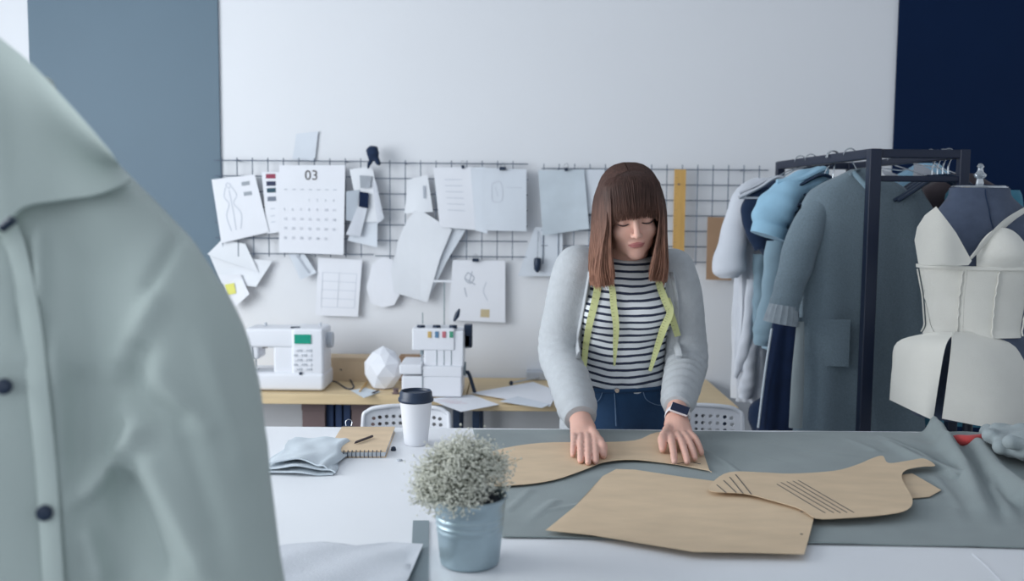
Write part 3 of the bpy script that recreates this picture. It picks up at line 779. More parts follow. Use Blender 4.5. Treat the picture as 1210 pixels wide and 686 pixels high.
MB().cyl((sx0 + 0.075, my + 0.09, z_top), (sx0 + 0.075, my + 0.09, z_top + 0.012), 0.006).build('spool_pin', M_plast2, sm)
MB().cyl((sx1 - 0.03, my + 0.09, z_top), (sx1 - 0.03, my + 0.09, z_top + 0.014), 0.004).build('spool_pin', M_plast2, sm)
q = W(312, 411, my); MB().box((q[0], my + 0.0135, q[2]), (0.020, 0.002, 0.004)).build('name_mark', M_inkdark, sm, smooth=False)
# cable
P = [T(384, 450, DZ + 0.02), T(397, 452, DZ), T(410, 460, DZ), T(418, 458, DZ), T(412, 446, DZ + 0.01), T(402, 436, DZ + .05), T(394, 440, DZ + 0.02)]
P = [np.array((p[0], max(3.60, min(p[1], 3.93)), max(p[2], DZ + 0.004))) for p in P]
tag(MB().tube(P, 0.003, n=7, sm=50).build('power_cable', M_black), 'thin dark cable looping on the desk beside the sewing machine', 'cable')
# kraft box behind
a = W(378, 422, 3.86); b = W(432, 443, 3.86)
kb = thing('cardboard_box', ((a[0] + b[0]) / 2, 3.90, DZ), 'low kraft cardboard box against the wall between sewing machine and white lantern', 'box')
MB().bb((a[0], 3.84, DZ), (b[0] + 0.01, 3.94, zt(426, 3.84, 400))).build('box_body', M_kraft, kb, smooth=False, bevel=0.001)
MB().bb((a[0] - .002, 3.838, zt(426, 3.84, 400)), (b[0] + 0.012, 3.942, zt(422, 3.84, 400))).build('lid', M_kraft, kb, smooth=False, bevel=0.001)
a = W(472, 420, 3.88); b = W(490, 428, 3.88)
tag(MB().bb((a[0], 3.86, DZ), (b[0] + 0.02, 3.93, zt(421, 3.86, 480))).build('wooden_block', M_kraftdark, None, smooth=False, bevel=0.001), 'small brown box on the desk behind the serger', 'box')
# faceted white lantern
lc = W(452, 430, 3.68); R_ = random.Random(5)
lv = [(0, 0, 1.02)]
for i, (h_, r_) in enumerate(((0.72, 0.62), (0.25, 0.98), (-0.35, 0.97), (-0.95, 0.62))):
    for k in range(7):
        a = 2 * PI * (k + 0.5 * (i % 2)) / 7 + R_.uniform(-.1, .1); lv.append((r_ * math.cos(a), r_ * math.sin(a), h_ + R_.uniform(-.05, .05) * (i < 3)))
lf = [(0, 1 + k, 1 + (k + 1) % 7) for k in range(7)]
for i in range(3):
    for k in range(7):
        a, b = 1 + i * 7 + k, 1 + i * 7 + (k + 1) % 7; c, d = a + 7, b + 7
        if i % 2 == 0: lf += [(a, c, b), (b, c, d)]
        else: lf += [(a, d, b), (a, c, d)]
lf.append(tuple(22 + k for k in range(7)))
lf = [f if len(f) > 3 else f for f in lf]
ll = np.array(lv) * np.array((0.077, 0.075, 0.084)) + np.array((lc[0], 3.70, DZ + 0.085))
lo = thing('faceted_lantern', (lc[0], 3.70, DZ), 'white faceted paper lantern on the desk between sewing machine and serger', 'lantern')
link('shade', ll, lf, M_plast, lo, smooth=False)
MB().lathe((lc[0], 3.70, DZ), [(0.035, 0), (0.036, 0.004), (0.0, 0.005)], 24).build('base_ring', M_brown, lo)
# ---- serger
gy = 3.56
g0, g1 = W(470, 460, gy)[0], W(547, 460, gy)[0]
sg = thing('overlock_machine', ((g0 + g1) / 2, gy + 0.12, DZ), 'white four-thread overlock machine with coloured tension dials on the desk', 'sewing machine')
yg = 3.50
g0, g1 = W(472, 460, yg)[0], W(546, 460, yg)[0]; gs = W(499, 440, yg)[0]; gt = W(489, 400, yg + .05)[0]
MB().bb((g0 + 0.008, yg, DZ + 0.004), (g1, yg + 0.20, zt(444, yg, 510))).build('base', M_plast, sg, smooth=False, bevel=0.008)
MB().bb((g0, yg - 0.008, zt(442, yg, 480)), (gs, yg + 0.18, zt(430, yg, 480))).build('cloth_plate', M_plast, sg, smooth=False, bevel=0.006)
MB().bb((gs, yg - 0.002, zt(445, yg, 480)), (g1, yg + 0.20, zt(433, yg, 520))).build('front_cover', M_plast, sg, smooth=False, bevel=0.005)
MB().bb((W(501, 430, yg + .03)[0], yg + 0.03, zt(436, yg, 500)), (g1 + 0.004, yg + 0.16, zt(392, yg, 520))).build('tower', M_plast, sg, smooth=False, bevel=0.006)
MB().bb((W(487, 400, yg + .03)[0], yg + 0.025, zt(415, yg, 500)), (g1 - 0.03, yg + 0.15, zt(389, yg, 520))).build('head', M_plast, sg, smooth=False, bevel=0.006)
MB().cyl((gs - 0.006, yg + 0.05, zt(437, yg, 500)), (gs - 0.006, yg + 0.05, zt(412, yg, 500)), 0.004).build('needle_bar', M_chrome, sg)
MB().cyl((gs - 0.006, yg + 0.05, zt(421, yg, 500)), (gs - 0.006, yg + 0.05, zt(404, yg, 500)), 0.007).build('needle_clamp', M_steel, sg)
MB().box((gs - 0.006, yg + 0.05, zt(433, yg, 500)), (0.035, 0.03, 0.005)).build('presser_foot', M_chrome, sg, smooth=False)
MB().bb((gs - 0.001, yg - 0.003, DZ + 0.01), (gs + 0.0015, yg + 0.001, zt(437, yg, 500))).build('cover_gap', M_steel, sg, smooth=False)
cols = [('gold', rgb(200, 170, 110)), ('steel_blue', rgb(90, 130, 165)), ('rose', rgb(190, 110, 120)), ('green', rgb(70, 150, 120))]
for k, (nm, c) in enumerate(cols):
    q = W(507.5 + 8.6 * k, 395, yg + 0.025)
    MB().bb((q[0] - 0.007, yg + 0.022, q[2] - 0.012), (q[0] + 0.007, yg + 0.030, q[2] + 0.012)).build('tension_dial', mat('dial_' + nm, c, 0.5, bump=0.02), sg, smooth=False, bevel=0.001)
for k in range(3):
    q = W(516 + 8.6 * k, 420, yg + 0.03)
    MB().bb((q[0] - 0.0012, yg + 0.0285, zt(433, yg, 510)), (q[0] + 0.0012, yg + 0.032, zt(400, yg, 510))).build('thread_channel', M_steel, sg, smooth=False)
for px in (497.5, 516, 535.5):
    q = W(px, 387, yg + 0.06)
    MB().cyl((q[0], yg + 0.06, q[2] - 0.030), (q[0], yg + 0.06, q[2]), 0.010, 0.010).build('thread_spool', M_plast, sg)
    MB().cyl((q[0], yg + 0.06, q[2] - 0.002), (q[0], yg + 0.06, q[2] + 0.010), 0.0155).build('spool_cap', M_black, sg)
q = W(525, 332, yg + 0.19)
MB().cyl((q[0], yg + 0.19, zt(433, yg, 520)), (q[0], yg + 0.19, q[2]), 0.0025, n=8).build('thread_stand', M_steel, sg)
MB().bb((W(512, 331, yg + .19)[0], yg + 0.187, q[2] - 0.004), (W(536, 331, yg + .19)[0], yg + 0.193, q[2] + 0.004)).build('thread_guide', M_plast, sg, smooth=False)
MB().cyl((W(500, 376, yg + .17)[0], yg + 0.15, zt(388, yg, 500)), (W(500, 376, yg + .17)[0], yg + 0.15, zt(374, yg, 500)), 0.002, n=8).build('pin', M_steel, sg)
q = W(540, 372, yg + 0.19); 
MB().tube([q + (-0.012, 0, -0.025), q + (0, 0, 0), q + (0.010, 0, 0.025)], [[0.004, 0.003], [0.010, 0.005], [0.003, 0.002]], n=8, sm=8).build('lever', M_black, sg)
a = W(548.5, 383, yg + .12); b = W(558, 410, yg + .12)
MB().bb((a[0], yg + 0.10, b[2]), (b[0], yg + 0.15, a[2])).build('motor_switch', M_black, sg, smooth=False, bevel=0.004)
MB().bb((g1 - 0.005, yg + 0.10, zt(416, yg, 550)), (W(554, 410, yg)[0], yg + 0.15, zt(400, yg, 550))).build('side_bracket', M_plast2, sg, smooth=False, bevel=0.003)
MB().bb((g1 - 0.002, yg + 0.08, zt(448, yg, 550)), (g1 + 0.010, yg + 0.10, zt(432, yg, 550))).build('lever_stem', M_steel, sg, smooth=False)
MB().tube([(g1, yg + 0.09, zt(446, yg, 550)), (g1 + 0.02, yg + 0.088, zt(445, yg, 550)), (g1 + 0.045, yg + 0.086, DZ + 0.006)], [[0.007, 0.004]] * 3, n=8, sm=8).build('knife_lever', M_black, sg)
# ---- papers
def paperq(name, c, m, lab, cat='paper', curl=0.006, seed=0, parent=None, horiz=False, th=0.0006, n=10, ptag=True, skew=0.0):
    """c: four world corners tl, tr, br, bl"""
    tl, tr, br, bl = [np.array(q, float) for q in c]
    g = np.zeros((n + 1, n + 1, 3)); R2 = random.Random(seed); p1, p2, p3 = R2.uniform(0, 6), R2.uniform(0, 6), R2.uniform(0.6, 1.4)
    for i in range(n + 1):
        for j in range(n + 1):
            u, v = i / n, j / n
            p = (tl * (1 - u) + tr * u) * (1 - v) + (bl * (1 - u) + br * u) * v
            b = curl * (0.55 * v * v + 0.35 * math.sin(PI * u * p3 + p1) * v + 0.15 * math.sin(5 * v + p2) * u)
            b = abs(b)
            if horiz: p[2] += b
            else: p[1] -= b
            g[i, j] = p
    o = MB().sheet(g, th, (0, 0, 1) if horiz else (0, -1, 0)).build(name, m, parent)
    if parent is None: tag(o, lab, cat, 'papers lying on the desks' if horiz else {'paper': 'papers pinned to the back wall', 'swatch': 'cloth swatches right of the calendar'}.get(cat))
    o_g[o.name] = g
    return o
o_g = {}
def onp(o, u, v, off=0.001):
    g = o_g[o.name]; n = g.shape[0] - 1
    i, j = min(int(u * n), n - 1), min(int(v * n), n - 1); a, b = u * n - i, v * n - j
    p = (g[i, j] * (1 - a) + g[i + 1, j] * a) * (1 - b) + (g[i, j + 1] * (1 - a) + g[i + 1, j + 1] * a) * b
    return p - np.array((0, off, 0))
def stroke(o, uv, wd=0.002, m=None, name='drawn_or_shade_line', off=0.0012):
    q = crom(np.array([onp(o, a, b, off) for a, b in uv]), max(2, len(uv) * 4)) if len(uv) > 2 else np.array([onp(o, a, b, off) for a, b in uv])
    t = np.gradient(q, axis=0); t /= np.linalg.norm(t, axis=1)[:, None] + 1e-9
    n_ = np.stack([-t[:, 2], 0 * t[:, 0], t[:, 0]], 1) * wd / 2
    return MB().sheet(np.stack([q - n_, q + n_], 1), 0.0003, (0, -1, 0)).build(name, m or M_ink, o)
def wq(pts, off, k=1.0):     # wall quad standing `off` in front of the wall
    return [W(a, b, WY - off) for a, b in pts]
# papers on desk B
def dq(pts, z=DZ): return [T(a, b, z + 0.001) for a, b in pts]
p = paperq('paper_sheet', dq([(505, 471), (557, 466), (590, 478), (545, 487)]), M_paper, 'white paper with a faint red drawing on the desk right of the overlock machine', horiz=True, seed=3, curl=0.002)
for k in range(4):
    q0, q1 = T(516 + 5 * k, 473 + k, DZ + 0.006), T(534 + 6 * k, 470 + 2 * k, DZ + 0.006)
    MB().sheet(np.stack([np.array([q0, q1]), np.array([q0, q1]) + (0, 0.003, 0)], 1), 0.0003, (0, 0, 1)).build('drawn_or_shade_line', mat('red_pencil', rgb(222, 180, 186), 0.9, bump=0.02), p)
paperq('paper_sheet', dq([(556, 464), (630, 451), (660, 462), (650, 481)], DZ + 0.004), M_paper, 'wide white paper sheet on the desk just left of the woman\'s arm', horiz=True, seed=4, curl=0.003)
paperq('paper_sheet', dq([(590, 474), (612, 468), (650, 478), (640, 482)], DZ + 0.008), M_paper2, 'narrow white paper lying at the desk edge by the woman\'s sleeve', horiz=True, seed=5, curl=0.002)
paperq('paper_sheet', dq([(414, 461), (432, 458), (450, 463), (430, 470)]), M_bluecloth, 'small pale slip of paper on the desk below the white lantern', horiz=True, seed=6, curl=0.002)
q0, q1 = T(425, 462, DZ + 0.006), T(434, 451, DZ + 0.006)
tag(MB().tube([q0, q1], 0.003, n=6).build('pencil', M_ruler), 'small yellow pencil on the desk in front of the white lantern', 'pencil')
tag(MB().tube([T(440, 464, DZ + 0.006), T(447, 461, DZ + 0.006)], 0.003, n=6).build('pencil', M_brownf), 'short brown pencil stub on the pale paper slip', 'pencil')
q0, q1 = T(604, 452, DZ + 0.012), T(640, 445, DZ + 0.012)
tc_ = thing('dark_awl', q0 - (0, 0, .012), 'small grey awl with a dark tip on the desk behind the papers', 'tool')
MB().lathe(tuple(q0 - (0, 0, 0.009)), [(0.006, 0), (0.009, 0.008), (0.006, 0.016), (0, 0.018)], 14).build('tip', M_black, tc_)
MB().tube([q0, q1], [0.003, 0.005], n=8).build('handle', M_plast2, tc_)
# block of grey fabric/box at desk edge by arm
tag(MB().bb(tuple(T(622, 449, DZ)) , tuple(T(655, 443, DZ) + np.array((0, 0, 0.035)))).build('grey_box', M_plast2, None, smooth=False, bevel=0.004), 'low grey box on the desk behind the woman\'s arm', 'box')
# little yellow round thing by left front desk edge hidden: copper spool
q = T(462, 474, DZ)
tag(MB().lathe((q[0], yA + 0.02, DZ), [(0.014, 0), (0.016, 0.003), (0.010, 0.006), (0.010, 0.016), (0.015, 0.02), (0, 0.021)], 18).build('thread_spool', M_brown), 'small brown thread spool at the desk edge left of the coffee cup', 'spool')

# ================================================================== WIRE GRID + WALL PAPERS
GP = WY - 0.03
def grid(px0, px1, rows, cols, bottom, lab, top_up):
    e = W(px0, rows[-1], GP); g = thing('wire_grid', (e[0], GP, e[2]), lab, 'wire grid', 'wire grid panels on the back wall')
    xa, xb = W(px0, rows[0], GP)[0], W(px1, rows[0], GP)[0]
    zr = [float(W((px0 + px1) / 2, r, GP)[2]) for r in rows]
    base = None
    for z in zr:
        if base is None:
            base = MB().tube([(xa, GP, z), (xb, GP, z)], 0.0022, n=6).build('wire', M_steelw, g); z00 = z
        else:
            c = base.copy(); COL.objects.link(c); c.location = (0, 0, z - z00)
    vb = None; zt_, zb_ = zr[0] + top_up, zr[-1] - 0.012
    for c_ in cols:
        x = W(c_, rows[len(rows) // 2], GP)[0]
        if vb is None:
            vb = MB().tube([(x, GP - 0.0042, zb_), (x, GP - 0.0042, zt_)], 0.0022, n=6).build('wire', M_steelw, g); x00 = x
        else:
            c = vb.copy(); COL.objects.link(c); c.location = (x - x00, 0, 0)
    for c_ in (cols[1], cols[-2]):
        x = W(c_, rows[0], GP)[0]
        MB().tube([(x, GP, zr[0]), (x, WY + 0.005, zr[0])], 0.004, n=8).build('wall_hook', M_steelw, g)
    return g
M_steelw = mat('dark_wire', rgb(92, 104, 122), 0.5, metal=0.3, bump=0.05)
grid(253, 441, [190 + 18.3 * k for k in range(7)], [263 + 18.2 * k for k in range(10)], 0, 'dark wire grid panel on the wall behind the calendar', 0.012)
grid(443, 624, [193 + 18.3 * k for k in range(7)], [461 + 18.1 * k for k in range(9)], 0, 'dark wire grid panel on the wall behind the pinned pattern sheets', 0.012)
grid(640, 908, [200 + 18.2 * k for k in range(7)], [642 + 18.1 * k for k in range(15)], 0, 'dark wire grid panel on the wall behind the woman and wooden ruler', 0.02)

PO = 0.045
# 1 figure sketch
p = paperq('sketch_sheet', wq([(250, 212), (301, 206), (318, 274), (262, 287)], PO), M_paper, 'sketch sheet with a drawn figure and two grey swatches, leftmost on the wire grid', seed=1)
for s_ in ([(.28, .15), (.22, .3), (.3, .42), (.2, .6), (.25, .85)], [(.42, .15), (.5, .3), (.4, .42), (.52, .6), (.45, .85)], [(.35, .08), (.30, .12), (.36, .17), (.41, .12), (.35, .08)], [(.35, .2), (.36, .5), (.35, .85)]):
    stroke(p, s_, 0.004, M_inkfaint)
for v in (.13, .30): stroke(p, [(.66, v), (.84, v)], 0.016, mat('grey_swatch', rgb(160, 166, 174), 0.9, bump=0.1), 'swatch')
# 2 swatch strip
p = paperq('swatch_card', wq([(309, 203), (331, 203), (331, 274), (316, 276)], PO - 0.004), M_paper, 'narrow swatch card with red, navy and grey swatches left of the calendar', seed=2, curl=0.002)
for v, c in ((.07, (150, 70, 90)), (.19, (60, 66, 90)), (.30, (56, 82, 96)), (.44, (120, 128, 142))):
    stroke(p, [(.22, v), (.75, v)], 0.019, mat('swatch_%d' % c[0], rgb(*c), 0.9, bump=0.1), 'swatch')
for v in (.6, .72, .82): stroke(p, [(.35, v), (.65, v)], 0.004, M_inkfaint)
# 3 calendar
p = paperq('wall_calendar', wq([(330, 195), (408, 195), (406, 301), (330, 298)], PO + 0.006), M_paper, 'large white wall calendar page headed 03', 'calendar', seed=3, curl=0.004)
q = onp(p, 0.385, 0.165, 0.0022)
text_mesh('03', 0.058, 'page_number', M_inkdark, p, tuple(q), (1, 0, 0), (0, 0, 1), (0, -1, 0))
dn = 1
for r in range(6):
    for c in range(7):
        if r == 0:
            q = onp(p, 0.10 + c * 0.125, 0.275, 0.0022); MB().box((q[0], q[1], q[2]), (0.014, 0.0004, 0.003)).build('weekday_mark', M_ink, p, smooth=False); continue
        k = (r - 1) * 7 + c - 2
        if 1 <= k <= 31:
            q = onp(p, 0.07 + c * 0.125, 0.30 + r * 0.108, 0.0022)
            text_mesh(str(k), 0.015, 'day_number', M_ink, p, tuple(q), (1, 0, 0), (0, 0, 1), (0, -1, 0), 0.0002)
q = W(370, 192, WY - PO - 0.012)
MB().tube([q + (-.006, 0, 0), q + (0, 0, .008), q + (.006, 0, 0)], 0.0015, n=5).build('hanging_hook', M_steelw, p)
# 4/5 loose tracing papers at left
paperq('pattern_scrap', wq([(262, 283), (290, 288), (306, 322), (246, 300)], PO - 0.012), M_trace, 'crumpled tracing paper hanging below the figure sketch', seed=4, curl=0.012)
paperq('pattern_scrap', wq([(247, 300), (322, 308), (304, 338), (262, 335)], PO - 0.020), M_trace, 'wide wrinkled tracing paper low on the left of the wall', seed=5, curl=0.02)
p = paperq('pattern_scrap', wq([(258, 325), (284, 324), (296, 347), (276, 364)], PO - 0.006), M_paper, 'white paper scrap with a yellow note at the far left', seed=6, curl=0.02)
stroke(p, [(.05, .45), (.5, .5)], 0.045, mat('yellow_note', rgb(226, 224, 120), 0.8, bump=0.05), 'yellow_note', 0.004)
p = paperq('paper_strip', wq([(341, 300), (360, 300), (374, 322), (356, 330)], PO - 0.012), M_paper2, 'small folded grey paper below the calendar', seed=7, curl=0.02)
stroke(p, [(.5, .05), (.62, .9)], 0.010, M_ink)  # wide grey stroke paints the shade along the fold
# 6 chart
p = paperq('chart_sheet', wq([(376, 304), (428, 307), (423, 374), (373, 372)], PO - 0.018), M_paper, 'white sheet with a faint ruled chart under the calendar', seed=8, curl=0.005)
for v in (.25, .4, .55, .7, .85): stroke(p, [(.12, v), (.9, v)], 0.0022, M_inkfaint)
for u in (.12, .5, .9): stroke(p, [(u, .25), (u, .85)], 0.0022, M_inkfaint)
# 7 fabric samples on a hook
paperq('fabric_sample', wq([(413, 200), (440, 196), (452, 262), (426, 262)], PO), M_trace, 'translucent white fabric sample behind the navy swatch', seed=9, curl=0.01)
paperq('fabric_sample', wq([(420, 258), (446, 250), (446, 292), (411, 284)], PO - 0.004), M_paper2, 'pale grey fabric sample, lowest of the bundle right of the calendar', seed=10, curl=0.01)
paperq('fabric_sample', wq([(425, 207), (439, 208), (437, 222), (426, 222)], PO + 0.010), mat('grey_swatch', rgb(160, 166, 174), 0.9, bump=0.1), 'small mid-grey swatch above the navy swatch', 'swatch', seed=11, curl=0.003)
paperq('fabric_sample', wq([(409, 226), (425, 224), (420, 262), (409, 260)], PO + 0.004), mat('grey_swatch2', rgb(176, 184, 194), 0.9, bump=0.1), 'light grey swatch left of the navy swatch', 'swatch', seed=12, curl=0.004)
paperq('fabric_sample', wq([(425, 226), (436, 228), (435, 246), (424, 244)], PO + 0.014), M_navyf, 'small dark navy cloth swatch right of the calendar', 'swatch', seed=13, curl=0.003)
paperq('fabric_sample', wq([(422, 245), (434, 246), (426, 279), (409, 277)], PO + 0.014), M_whitef, 'white cloth swatch hanging under the navy swatch', 'swatch', seed=14, curl=0.004)
paperq('fabric_sample', wq([(440, 215), (444, 214), (454, 258), (446, 264)], PO + 0.01), M_whitef, 'slender white cloth strip at the right side of the swatch bundle', 'swatch', seed=15, curl=0.004)
# dark cloth knot on top of grid
q = W(441, 185, WY - 0.07)
fk = Field(q - np.array((.07, .04, .09)), q + np.array((.07, .05, .07)), 0.004)
fk.ell(W(440, 178, WY - 0.07), (.024, .018, .024), .01); fk.cap(W(440, 180, WY - .07), W(447, 192, WY - .07), .02, .013, .01); fk.cap(W(441, 183, WY - .07), W(435, 198, WY - .065), .014, .006, .006)
V, Q = fk.mesh(1); V = V + vnorm(V, Q) * (0.003 * nz(V, 8, 90, 2))[:, None]
tag(link('cloth_knot', V, Q, M_dknavy), 'dark knotted cloth on top of the wire grid right of the calendar', 'cloth')
# 8 rounded pattern
O = [(440, 312), (452, 303), (464, 306), (473, 325), (474, 345), (466, 360), (452, 363), (438, 358), (433, 340)]
def wallpoly(name, O, off, m, lab, seed, cat='paper pattern', curl=0.008):
    Q = np.array([W(a, b, WY - off) for a, b in O]); mb = MB()
    mb.poly(Q[:, [0, 2]], lambda x, y: 0.0, 0.0008, 0.05)
    V = mb.V[0]; z0, z1 = Q[:, 2].min(), Q[:, 2].max()
    y = WY - off - V[:, 2] - curl * (0.5 + 0.5 * np.sin(V[:, 0] * 20 + seed + 9 * V[:, 1])) * (z1 - V[:, 1]) / (z1 - z0)
    return tag(link(name, np.stack([V[:, 0], y, V[:, 1]], 1), [f[::-1] for f in mb.F], m, None, smooth=False), lab, cat, 'white pattern pieces on the wall')
wallpoly('pattern_piece', O, PO - 0.02, M_paper, 'rounded white paper pattern right of the ruled chart', 1)
wallpoly('pattern_piece', [(490, 248), (500, 250), (534, 271), (520, 305), (505, 357), (466, 345), (462, 320), (470, 285), (480, 262)], PO + 0.004, M_trace, 'large white pattern piece hanging above the overlock machine', 2, curl=0.012)
wallpoly('pattern_piece', [(528, 268), (550, 272), (530, 305), (507, 352), (512, 310)], PO - 0.008, M_paper2, 'folded bluish pattern piece behind the large white one', 3, curl=0.010)
# 10
p = paperq('pattern_scrap', wq([(482, 212), (505, 206), (512, 250), (478, 252)], PO - 0.006), M_trace, 'crumpled white scrap pinned left of the central sheets', seed=20, curl=0.012)
stroke(p, [(.78, .28), (.75, .62)], 0.010, M_ink, off=0.004)
p = paperq('sketch_sheet', wq([(512, 198), (558, 197), (566, 272), (520, 268)], PO + 0.002), M_paper, 'white sheet with faint notes, left of the clipped pair', seed=21, curl=0.012)
for k in range(6): stroke(p, [(.25, .2 + .1 * k), (.7, .2 + .1 * k)], 0.003, M_inkfaint)
paperq('sketch_sheet', wq([(556, 198), (573, 197), (576, 276), (562, 272)], PO + 0.008), M_paper2, 'narrow folded sheet between two wall sheets', seed=22, curl=0.012)
p = paperq('sketch_sheet', wq([(570, 198), (622, 200), (622, 273), (568, 272)], PO + 0.012), M_paper2, 'bluish white sheet held by a black clip in the middle of the grid', seed=23, curl=0.008)
stroke(p, [(.22, .25), (.42, .22), (.46, .5), (.25, .52), (.22, .25)], 0.004, M_inkfaint)
stroke(p, [(.3, .3), (.36, .45)], 0.003, M_inkfaint); stroke(p, [(.55, .3), (.9, .3)], 0.003, M_inkfaint)
def clip(px, py, off, lab, wd=0.028):
    q = W(px, py, WY - off); c = thing('binder_clip', q, lab, 'clip', 'binder clips on the wall grid')
    MB().box(q + np.array((0, 0, 0)), (wd, 0.014, 0.014)).build('clip_body', M_black, c, smooth=False, bevel=0.002)
    MB().tube([q + (-.008, -.006, .004), q + (-.006, -.012, .022), q + (.006, -.012, .022), q + (.008, -.006, .004)], 0.0009, n=5, sm=10).build('clip_handle', M_chrome, c)
clip(594, 199, PO + 0.02, 'black binder clip on the bluish sheet in the middle of the grid')
p = paperq('sketch_sheet', wq([(535, 307), (597, 308), (597, 381), (530, 378)], PO - 0.015), M_paper, 'white sketch sheet with a yellow square behind the overlock machine', seed=24, curl=0.004)
for s_ in ([(.3, .2), (.25, .3), (.35, .38), (.42, .28), (.3, .2)], [(.25, .3), (.45, .4)], [(.38, .18), (.33, .36)], [(.65, .35), (.6, .5), (.68, .65)], [(.25, .45), (.3, .6)]): stroke(p, s_, 0.004, M_ink if s_[0][0] < .5 else M_inkfaint)
stroke(p, [(.56, .86), (.72, .86)], 0.034, mat('ochre_note', rgb(196, 180, 146), 0.9, bump=0.05), 'note_square')
clip(562, 307, PO - 0.005, 'black binder clip on the sketch sheet with the yellow square')
p = paperq('sketch_sheet', wq([(636, 201), (690, 200), (696, 270), (641, 278)], PO + 0.008), M_bluecloth, 'pale blue-grey sheet hanging left of the woman\'s head', seed=25, curl=0.02)
clip(669, 200, PO + 0.02, 'small dark clip on the pale blue-grey sheet', 0.014)
clip(547, 197, PO + 0.006, 'small dark clip on the faint notes sheet', 0.012)
paperq('sketch_sheet', wq([(632, 268), (665, 270), (664, 326), (612, 326)], PO - 0.014), M_paper2, 'thin grey paper behind the black marker', seed=26, curl=0.01)
p = paperq('sketch_sheet', wq([(686, 200), (714, 200), (716, 250), (694, 252)], PO - 0.002), M_paper2, 'white sheet partly hidden behind the woman\'s hair', seed=27, curl=0.01)
q = W(635, 305, WY - PO - 0.01)
mk = thing('black_marker', q - (0, 0, .06), 'short black marker hanging on the wall left of the woman', 'marker')
MB().lathe(tuple(W(635, 320, WY - PO - .01)), [(0.004, -0.006), (0.014, 0.006), (0.016, 0.03), (0.015, 0.052), (0.008, 0.056), (0, 0.057)], 16).build('marker_body', M_black, mk)
MB().tube([W(635, 305, WY - PO - .01), W(636, 273, GP - .004)], 0.001, n=5).build('string', M_steelw, mk)
# faint paper above grid
paperq('pattern_scrap', wq([(350, 158), (376, 155), (372, 190), (346, 188)], 0.008), M_paper2, 'faint crumpled paper taped above the calendar', seed=30, curl=0.01)
# kraft sketch
p = paperq('kraft_sketch', wq([(836, 256), (866, 257), (864, 331), (834, 330)], PO), M_kraftdark, 'brown kraft sheet with a sketch hanging left of the clothes rack', seed=31, curl=0.006)
for s_ in ([(.75, .12), (.6, .2), (.7, .3), (.9, .22)], [(.3, .55), (.45, .5), (.8, .6)], [(.25, .6), (.7, .68)], [(.5, .45), (.4, .7)]): stroke(p, s_, 0.004, M_brown)
# wooden ruler
a = W(797, 200, WY - 0.05); b = W(809, 307, WY - 0.05)
rl = thing('wooden_ruler', ((a[0] + b[0]) / 2, a[1], b[2]), 'long wooden ruler hanging on the grid right of the woman\'s head', 'ruler')
MB().bb((a[0], a[1] - 0.003, b[2]), (b[0] - 0.003, a[1] + 0.003, a[2])).build('ruler_blade', M_ruler, rl, smooth=False, bevel=0.001)
for k in range(28):
    z = b[2] + (a[2] - b[2]) * (k + 0.5) / 28
    MB().bb((a[0] + 0.001, a[1] - 0.0036, z - 0.0006), (a[0] + (0.012 if k % 5 == 0 else 0.007), a[1] - 0.003, z + 0.0006)).build('scale_mark', M_brown, rl, smooth=False)
q = W(802, 212, WY - 0.05); MB().cyl((q[0], a[1] + .004, q[2] - .02), (q[0], a[1] - 0.008, q[2] - .02), 0.004).build('nail', M_brown, rl)

